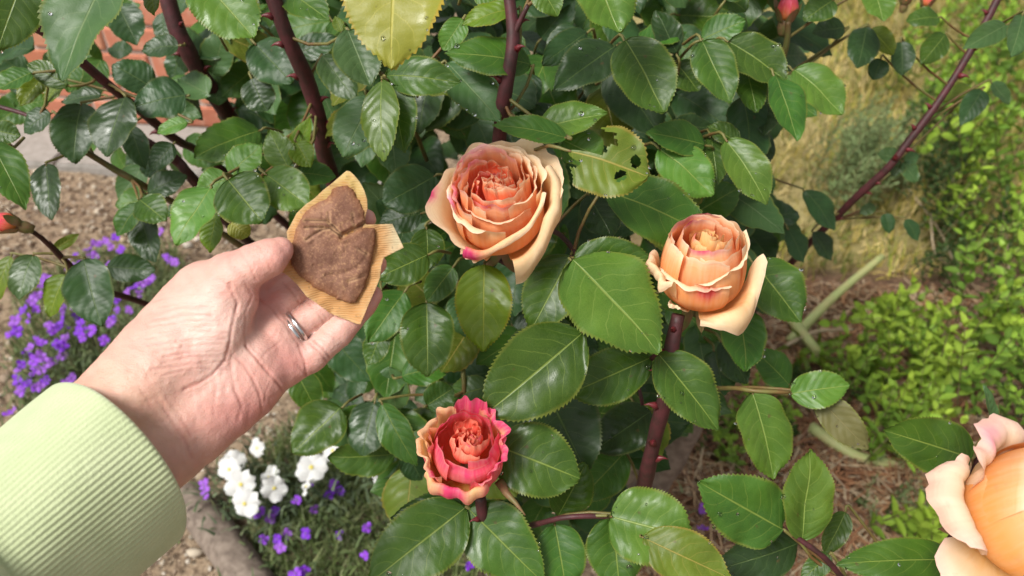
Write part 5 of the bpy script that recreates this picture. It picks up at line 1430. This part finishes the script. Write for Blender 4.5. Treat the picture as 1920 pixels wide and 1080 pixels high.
    f = n.voro(oc, 900, 'DISTANCE_TO_EDGE'); f2 = n.noise(oc, 420, 3); f3 = n.noise(oc, 90, 3)
    mp = n.node('ShaderNodeMapping'); mp.inputs['Rotation'].default_value = (0, 0, .7); mp.inputs['Scale'].default_value = (1, 3.5, 3.5); n.l.new(oc, mp.inputs[0])
    f4 = n.noise(mp.outputs[0], 300, 2)
    c = n.mix(n.math('MULTIPLY', n.sstep(f3, .45, .7), .22), c, (.66, .24, .19))
    hgt = n.math('ADD', n.math('ADD', n.math('MULTIPLY', f, .6), n.math('MULTIPLY', f2, .6)), n.math('MULTIPLY', f4, .8))
    n.set(Base_Color=c, Roughness=.46, Specular_IOR_Level=.42, Subsurface_Weight=.25, Subsurface_Radius=(.6, .22, .12), Subsurface_Scale=.006, Normal=n.bump(hgt, .45, .0007))
    W = HP(V); o0 = np.array(person.location)
    o = link('body', mesh_np('body', W - o0, F[:, ::-1] if False else F, n.m, col=np.clip(C, 0, 1)), person)
    return o


def build_sleeve(person):
    a = np.array([.77, -.64]); nn = np.array([.64, .77])
    nphi = 104 * 6; phi = np.linspace(0, 2 * np.pi, nphi, endpoint=False)
    prof = [(46, .84, 0), (20, .88, 0), (4, .905, .1), (-4, .935, .4), (-5, .965, .7), (-2, .99, .9), (4, 1.0, 1)] + [(t, 1.0 + .02 * math.sin(t / 90), 1) for t in range(12, 342, 10)]
    prof += [(348, 1.0, .8), (354, .985, .3), (359, .99, .0), (366, 1.05, 0), (380, 1.09, 0), (410, 1.12, 0), (450, 1.16, 0), (520, 1.2, 0), (620, 1.3, 0), (760, 1.4, 0)]
    V = []
    c0 = np.array([224, 862])
    for k, (t, s, rib) in enumerate(prof):
        zoff = 128 * s * np.sin(phi); inp = 186 * s * np.cos(phi)
        fade = 1 - .75 * np.exp(-((phi - 3.5) / .75) ** 2)               # ribs flattened along one side to imitate overexposed light and blur
        rr = 1 + rib * .0066 * np.cos(phi * 104) * fade
        wr = 1 + .02 * np.sin(phi * 3 + t / 130) + .012 * np.sin(phi * 5 - t / 70)
        shift = -t - zoff * .50
        xy = c0[None] + a[None] * shift[:, None] + nn[None] * (inp * rr * wr)[:, None]
        z = -112 - (t * .45) + zoff * rr * wr
        V.append(np.column_stack([xy, z]))
    V = np.stack(V, 1).reshape(-1, 3)                                    # (phi, prof)
    n = NT('sleeve_knit'); oc = n.coord('Object')
    f = n.noise(oc, 900, 3, .7); f2 = n.noise(oc, 60, 3)
    c = n.mix(n.sstep(f2, .3, .7), (.50, .565, .32), (.55, .61, .36)); c = n.mix(n.math('MULTIPLY', n.sstep(f, .5, .75), .35), c, (.64, .69, .45))
    n.set(Base_Color=c, Roughness=.95, Specular_IOR_Level=.1, Sheen_Weight=.35, Sheen_Roughness=.5, Normal=n.bump(f, .5, .0009))
    W = HP(V) - np.array(person.location)
    o = link('sleeve', mesh_np('sleeve', W, grid_faces(nphi, len(prof), wrap=True), n.m), person)
    return o


def build_ring(person, cx, cy, cz):
    ax = unit(np.array([.81, -.59, .06])); e1 = unit(np.cross(ax, [0, 0, 1])); e2 = np.cross(ax, e1)
    m = NT('ring_metal'); m.set(Base_Color=(.62, .61, .60), Metallic=1.0, Roughness=.24, Normal=m.bump(m.noise(m.coord('Object'), 700, 2), .05, .0003))
    sec = [(-4.2, 0), (-3.9, 2.2), (-2, 3.6), (0, 4.0), (2, 3.6), (3.9, 2.2), (4.2, 0), (3, -1.2), (-3, -1.2)]
    th = np.linspace(0, 2 * np.pi, 72, endpoint=False); V = []
    for s, rr in sec:
        R = 33.5 + rr
        V.append(np.array([cx, cy, cz]) + ax * s + np.outer(np.cos(th) * R, e1) + np.outer(np.sin(th) * R * .94, e2))
    V.append(V[0])
    V = np.stack(V, 1).reshape(-1, 3)
    W = HP(V) - np.array(person.location)
    return link('ring', mesh_np('ring', W, grid_faces(72, len(sec) + 1, wrap=True), m.m), person)


PERSON = thing('person', 'open left hand in a pale green ribbed sleeve wearing two silver rings', 'person', tuple(HP([(200, 850, -100)])[0]))
build_hand(PERSON); build_sleeve(PERSON)
build_ring(PERSON, 547.5, 620.5, 8); build_ring(PERSON, 556.5, 614.0, 10)


# ---------------------------------------------------------------- the folded coffee bag in the fingers
def poly_sheet(poly, step, zfun):
    poly = np.asarray(poly, float); lo, hi = poly.min(0) - step, poly.max(0) + step
    xs, ys = np.arange(lo[0], hi[0] + step, step), np.arange(lo[1], hi[1] + step, step)
    X, Y = np.meshgrid(xs, ys, indexing='ij'); ins = inside(poly, X, Y)
    nx, ny = X.shape; F = grid_faces(nx, ny)
    any_in = ins.ravel()[F].any(1); F = F[any_in]
    cl = np.vstack([poly, poly[:1]]); x, y = X.ravel().copy(), Y.ravel().copy()
    bd = np.full(x.shape, 1e9); bx, by = x.copy(), y.copy()
    for p, q in zip(cl[:-1], cl[1:]):
        d = q - p; t = np.clip(((x - p[0]) * d[0] + (y - p[1]) * d[1]) / (d @ d), 0, 1)
        cx, cy = p[0] + t * d[0], p[1] + t * d[1]; dd = np.hypot(x - cx, y - cy); m = dd < bd
        bd[m] = dd[m]; bx[m] = cx[m]; by[m] = cy[m]
    out = ~ins.ravel(); x[out] = bx[out]; y[out] = by[out]; bd[out] = 0
    used = np.unique(F); mp = -np.ones(len(x), int); mp[used] = np.arange(len(used))
    x, y, bd = x[used], y[used], bd[used]
    return np.column_stack([x, y, zfun(x, y, bd)]), mp[F], bd


def coffee_bag():
    zz = lambda pts: [(480 + a / 3.177, 300 + b / 3.177) for a, b in pts]
    paper = zz([(540, 64), (560, 68), (585, 90), (618, 130), (645, 180), (662, 235), (665, 290), (652, 330), (650, 385), (700, 384), (760, 382), (812, 381), (838, 432), (880, 522), (820, 552), (762, 582), (745, 640), (740, 700),
                (712, 770), (672, 860), (622, 980), (600, 976), (520, 945), (440, 912), (370, 860), (300, 812), (250, 745), (190, 690), (128, 648), (160, 610), (196, 560), (190, 480), (182, 430), (210, 380), (244, 315), (300, 262), (345, 232), (400, 180), (470, 125)])
    pad = zz([(452, 178), (490, 158), (535, 150), (570, 178), (602, 222), (625, 262), (642, 310), (650, 375), (600, 402), (552, 430), (514, 452), (530, 460), (600, 418), (650, 402), (706, 410), (708, 470), (697, 545), (682, 640), (662, 710), (640, 770), (600, 835), (575, 852),
              (530, 842), (480, 822), (400, 785), (330, 750), (285, 705), (240, 668), (208, 610), (205, 540), (222, 470), (240, 400), (268, 345), (310, 295), (360, 258), (410, 235), (445, 205)])
    zc = lambda x, y: -27 + (x - 545) * .06 - (y - 470) * .02 + 4 * np.sin((x + y) / 60)
    bag = thing('coffee_bag', 'folded used coffee bag of stained paper and brown grounds pinched under the thumb', 'coffee bag', tuple(HP([(620, 560, -10)])[0]))
    o0 = np.array(bag.location)
    folds = [(zz([(290, 360), (420, 362), (435, 370), (470, 400), (514, 455)]), 3.2, 3.0), (zz([(295, 402), (400, 402)]), 2.6, 2.4), (zz([(300, 475), (400, 412), (440, 408), (510, 455)]), 2.6, 2.6), (zz([(430, 315), (436, 370)]), 1.8, 2.4),
             (zz([(514, 455), (560, 430), (640, 385)]), 4.5, 3.4), (zz([(575, 320), (585, 385)]), 1.6, 3), (zz([(600, 520), (660, 560)]), 1.6, 3), (zz([(560, 720), (650, 690)]), 1.2, 4),
             (zz([(420, 690), (520, 680), (600, 640), (660, 580)]), 1.2, 4), (zz([(350, 640), (450, 700), (560, 740)]), 1.0, 5)]

    def fz(x, y):
        d = np.zeros(len(x))
        for pl, dep, w in folds:
            q = poly_dist(x, y, pl); d += dep * np.exp(-(q / w) ** 2) - .45 * dep * np.exp(-((q - 2.3 * w) / (1.5 * w)) ** 2)
        return d
    def zfront(x, y, bd):
        s = np.clip(bd / 30, 0, 1); s = np.sqrt(1 - (1 - s) ** 2)
        return zc(x, y) - 2 - 9.5 * s + fz(x, y) * np.clip(bd / 6, 0, 1) + 3.0 * (vnoise(x / 16, y / 16, 3) - .5) * s + 1.6 * (vnoise(x / 6, y / 6, 6) - .5) * s
    def zback(x, y, bd):
        return zc(x, y) - 1.5 + 0 * x
    wj = np.random.default_rng(4); pad = [tuple(p + wj.normal(0, .9, 2)) for p in catmull([(x, y, 0) for x, y in pad + pad[:1]], 150)[:-1, :2]]
    V1, F1, b1 = poly_sheet(pad, 1.4, zfront); V2, F2, b2 = poly_sheet(pad, 4.0, zback)
    dk, md, tn, am = np.array((.125, .052, .032)), np.array((.235, .115, .075)), np.array((.50, .29, .15)), np.array((.26, .10, .035))
    def cols(V, bd):
        x, y = V[:, 0], V[:, 1]; nz = vnoise(x / 22, y / 22, 11); f = vnoise(x / 3, y / 3, 12); f2 = vnoise(x / 1.6, y / 1.6, 13)
        C = dk + (md - dk) * np.clip(.25 + .9 * nz, 0, 1)[:, None]
        m = np.clip((f * .6 + f2 * .5 + nz * .35 - .80) * 2.6, 0, 1)[:, None] * .7; C = C * (1 - m) + tn * m
        e = np.exp(-bd / 9)[:, None] * .75; e *= np.clip(.3 + 1.2 * vnoise(x / 11, y / 11, 15), 0, 1)[:, None]; C = C * (1 - e) + am * e
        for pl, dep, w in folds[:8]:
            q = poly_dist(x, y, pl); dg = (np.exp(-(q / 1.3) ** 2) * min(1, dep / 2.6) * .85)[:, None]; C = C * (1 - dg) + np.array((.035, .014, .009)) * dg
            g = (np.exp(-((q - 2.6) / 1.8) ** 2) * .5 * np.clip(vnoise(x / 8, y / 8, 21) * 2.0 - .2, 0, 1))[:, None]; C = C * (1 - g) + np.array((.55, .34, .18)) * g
        return C
    n = NT('coffee_grounds'); c = n.attr(); oc = n.coord('Object'); f = n.noise(oc, 1400, 3, .7)
    vs = n.voro(oc, 1100, 'F1'); c = n.mix(n.math('MULTIPLY', n.sstep(vs, .30, .10), .35), c, (.42, .25, .16)); fb = n.noise(oc, 75, 3); c = n.mix(n.math('MULTIPLY', n.sstep(fb, .50, .68), .40), c, (.36, .20, .13)); c = n.mix(n.math('MULTIPLY', n.sstep(fb, .46, .30), .45), c, (.10, .042, .026))
    c = n.mix(n.math('MULTIPLY', n.sstep(f, .55, .72), .4), c, (.50, .32, .20)); c = n.mix(n.math('MULTIPLY', n.sstep(f, .45, .3), .5), c, (.09, .04, .025))
    n.set(Base_Color=c, Roughness=.75, Specular_IOR_Level=.25, Normal=n.bump(f, .7, .0006))
    V = np.vstack([V1, V2]); F = np.vstack([F1, F2[:, ::-1] + len(V1)])
    link('grounds_pad', mesh_np('grounds_pad', HP(V) - o0, F, n.m, col=np.clip(np.vstack([cols(V1, b1), cols(V2, b2)]), 0, 1)), bag)

    def zpaper(x, y, bd):
        return zc(x, y) + 1.0 + 3.5 * np.sin(x / 31 + y / 47) * np.clip(1 - bd / 60, 0, 1) + 6.0 * (vnoise(x / 24, y / 24, 31) - .5) + 2.5 * (vnoise(x / 9, y / 9, 32) - .5) + 5 * np.clip((620 - y) / 300, 0, 1) * 0
    V, F, bd = poly_sheet(paper, 2.2, zpaper)
    x, y = V[:, 0], V[:, 1]
    c1, c2, c3 = np.array((.74, .40, .14)), np.array((.66, .47, .15)), np.array((.74, .58, .32))
    t = np.clip((430 - y) / 60, 0, 1)[:, None]; C = c1 * (1 - t) + c2 * t
    e = np.exp(-bd / 5)[:, None] * .55; C = C * (1 - e) + c3 * e
    tab = np.clip((x - 712) / 30, 0, 1)[:, None] * (y < 490)[:, None]; C = C * (1 - tab) + np.array((.70, .58, .36)) * tab
    st = np.clip(vnoise(x / 15, y / 15, 33) * 1.5 - .5, 0, 1)[:, None] * .5; C = C * (1 - st) + np.array((.62, .27, .07)) * st
    sp = (vnoise(x / 2.6, y / 2.6, 37) > .93)[:, None] * .6; C = C * (1 - sp) + np.array((.12, .07, .04)) * sp
    pd = poly_dist(x, y, pad + pad[:1]); g = (np.exp(-pd / 7) * .7 * np.clip(vnoise(x / 10, y / 10, 44) * 1.5, 0, 1))[:, None]; C = C * (1 - g) + np.array((.45, .19, .05)) * g
    n = NT('filter_paper'); c = n.attr(); oc = n.coord('Object')
    w = n.node('ShaderNodeTexWave', wave_type='BANDS', bands_direction='Z'); w.inputs['Scale'].default_value = 330; w.inputs['Distortion'].default_value = 1.2; n.l.new(oc, w.inputs['Vector'])
    c = n.mix(n.math('MULTIPLY', w.outputs['Fac'], .38), c, n.mix(.5, c, (.80, .66, .42)))
    n.set(Base_Color=c, Roughness=.6, Specular_IOR_Level=.3, Normal=n.bump(w.outputs['Fac'], .5, .0004)); n.translucent(c, .35)
    W = HP(V) - o0
    o = link('paper', mesh_np('paper', W, F, n.m, col=np.clip(C, 0, 1)), bag)
    s = o.modifiers.new('thickness', 'SOLIDIFY'); s.thickness = .0003; s.offset = 0


coffee_bag()


# ---------------------------------------------------------------- rain drops lying on the leaves
def water_drops():
    r = np.random.default_rng(77); m = NT('water'); m.set(Base_Color=(1, 1, 1), Roughness=.02, IOR=1.33, Transmission_Weight=1.0)
    th = np.linspace(0, 2 * np.pi, 9)[:-1]; rings = [(1.0, 0.0), (.93, .26), (.70, .46), (.36, .58)]
    dome = np.vstack([np.stack([np.cos(th) * a, np.sin(th) * a, np.full(8, b)], 1) for a, b in rings] + [[(0, 0, .62)]])
    df = [(i * 8 + k, i * 8 + (k + 1) % 8, (i + 1) * 8 + (k + 1) % 8, (i + 1) * 8 + k) for i in range(3) for k in range(8)] + [(24 + k, 24 + (k + 1) % 8, 32) for k in range(8)] + [tuple(range(7, -1, -1))]
    Vs, Fs, off = [], [], 0
    wet = [(o, s) for o, s in zip(LEAVES, LV + [HOLED]) if s[4] > 60 and s[5] < .56]
    for o, s in wet:
        me = o.data; n = len(me.vertices); co = np.empty(n * 3); me.vertices.foreach_get('co', co); co = co.reshape(-1, 3)
        nr = np.empty(n * 3); me.vertices.foreach_get('normal', nr); nr = nr.reshape(-1, 3)
        M = np.array(o.matrix_basis); cols_ = 9 if s[4] > 70 else 7
        nv = n - 37 if n > 100 else n
        for k in r.integers(0, max(10, n - 50), r.integers(1, 9)):
            p = co[k] + r.normal(0, .0006, 3) * [1, 1, 0]; q = nr[k]
            if q[2] < .2: q = -q
            if q[2] < .2: continue
            w = M[:3, :3] @ p + M[:3, 3]; z = unit(M[:3, :3] @ q); x = unit(np.cross(z, [.3, .9, .1])); y = np.cross(z, x)
            R = (.00035 + r.gamma(1.4, .00032)); sx = r.uniform(.8, 1.4)
            Vs.append(w + (dome[:, :1] * x * sx + dome[:, 1:2] * y + (dome[:, 2:] - .06) * z) * min(R, .0019)); Fs += [tuple(i + off for i in f) for f in df]; off += 33
    o = link('water_drops', mesh_np('water_drops', np.vstack(Vs), Fs, m.m)); attach(o, BUSH); tag(o, kind='stuff')


water_drops()
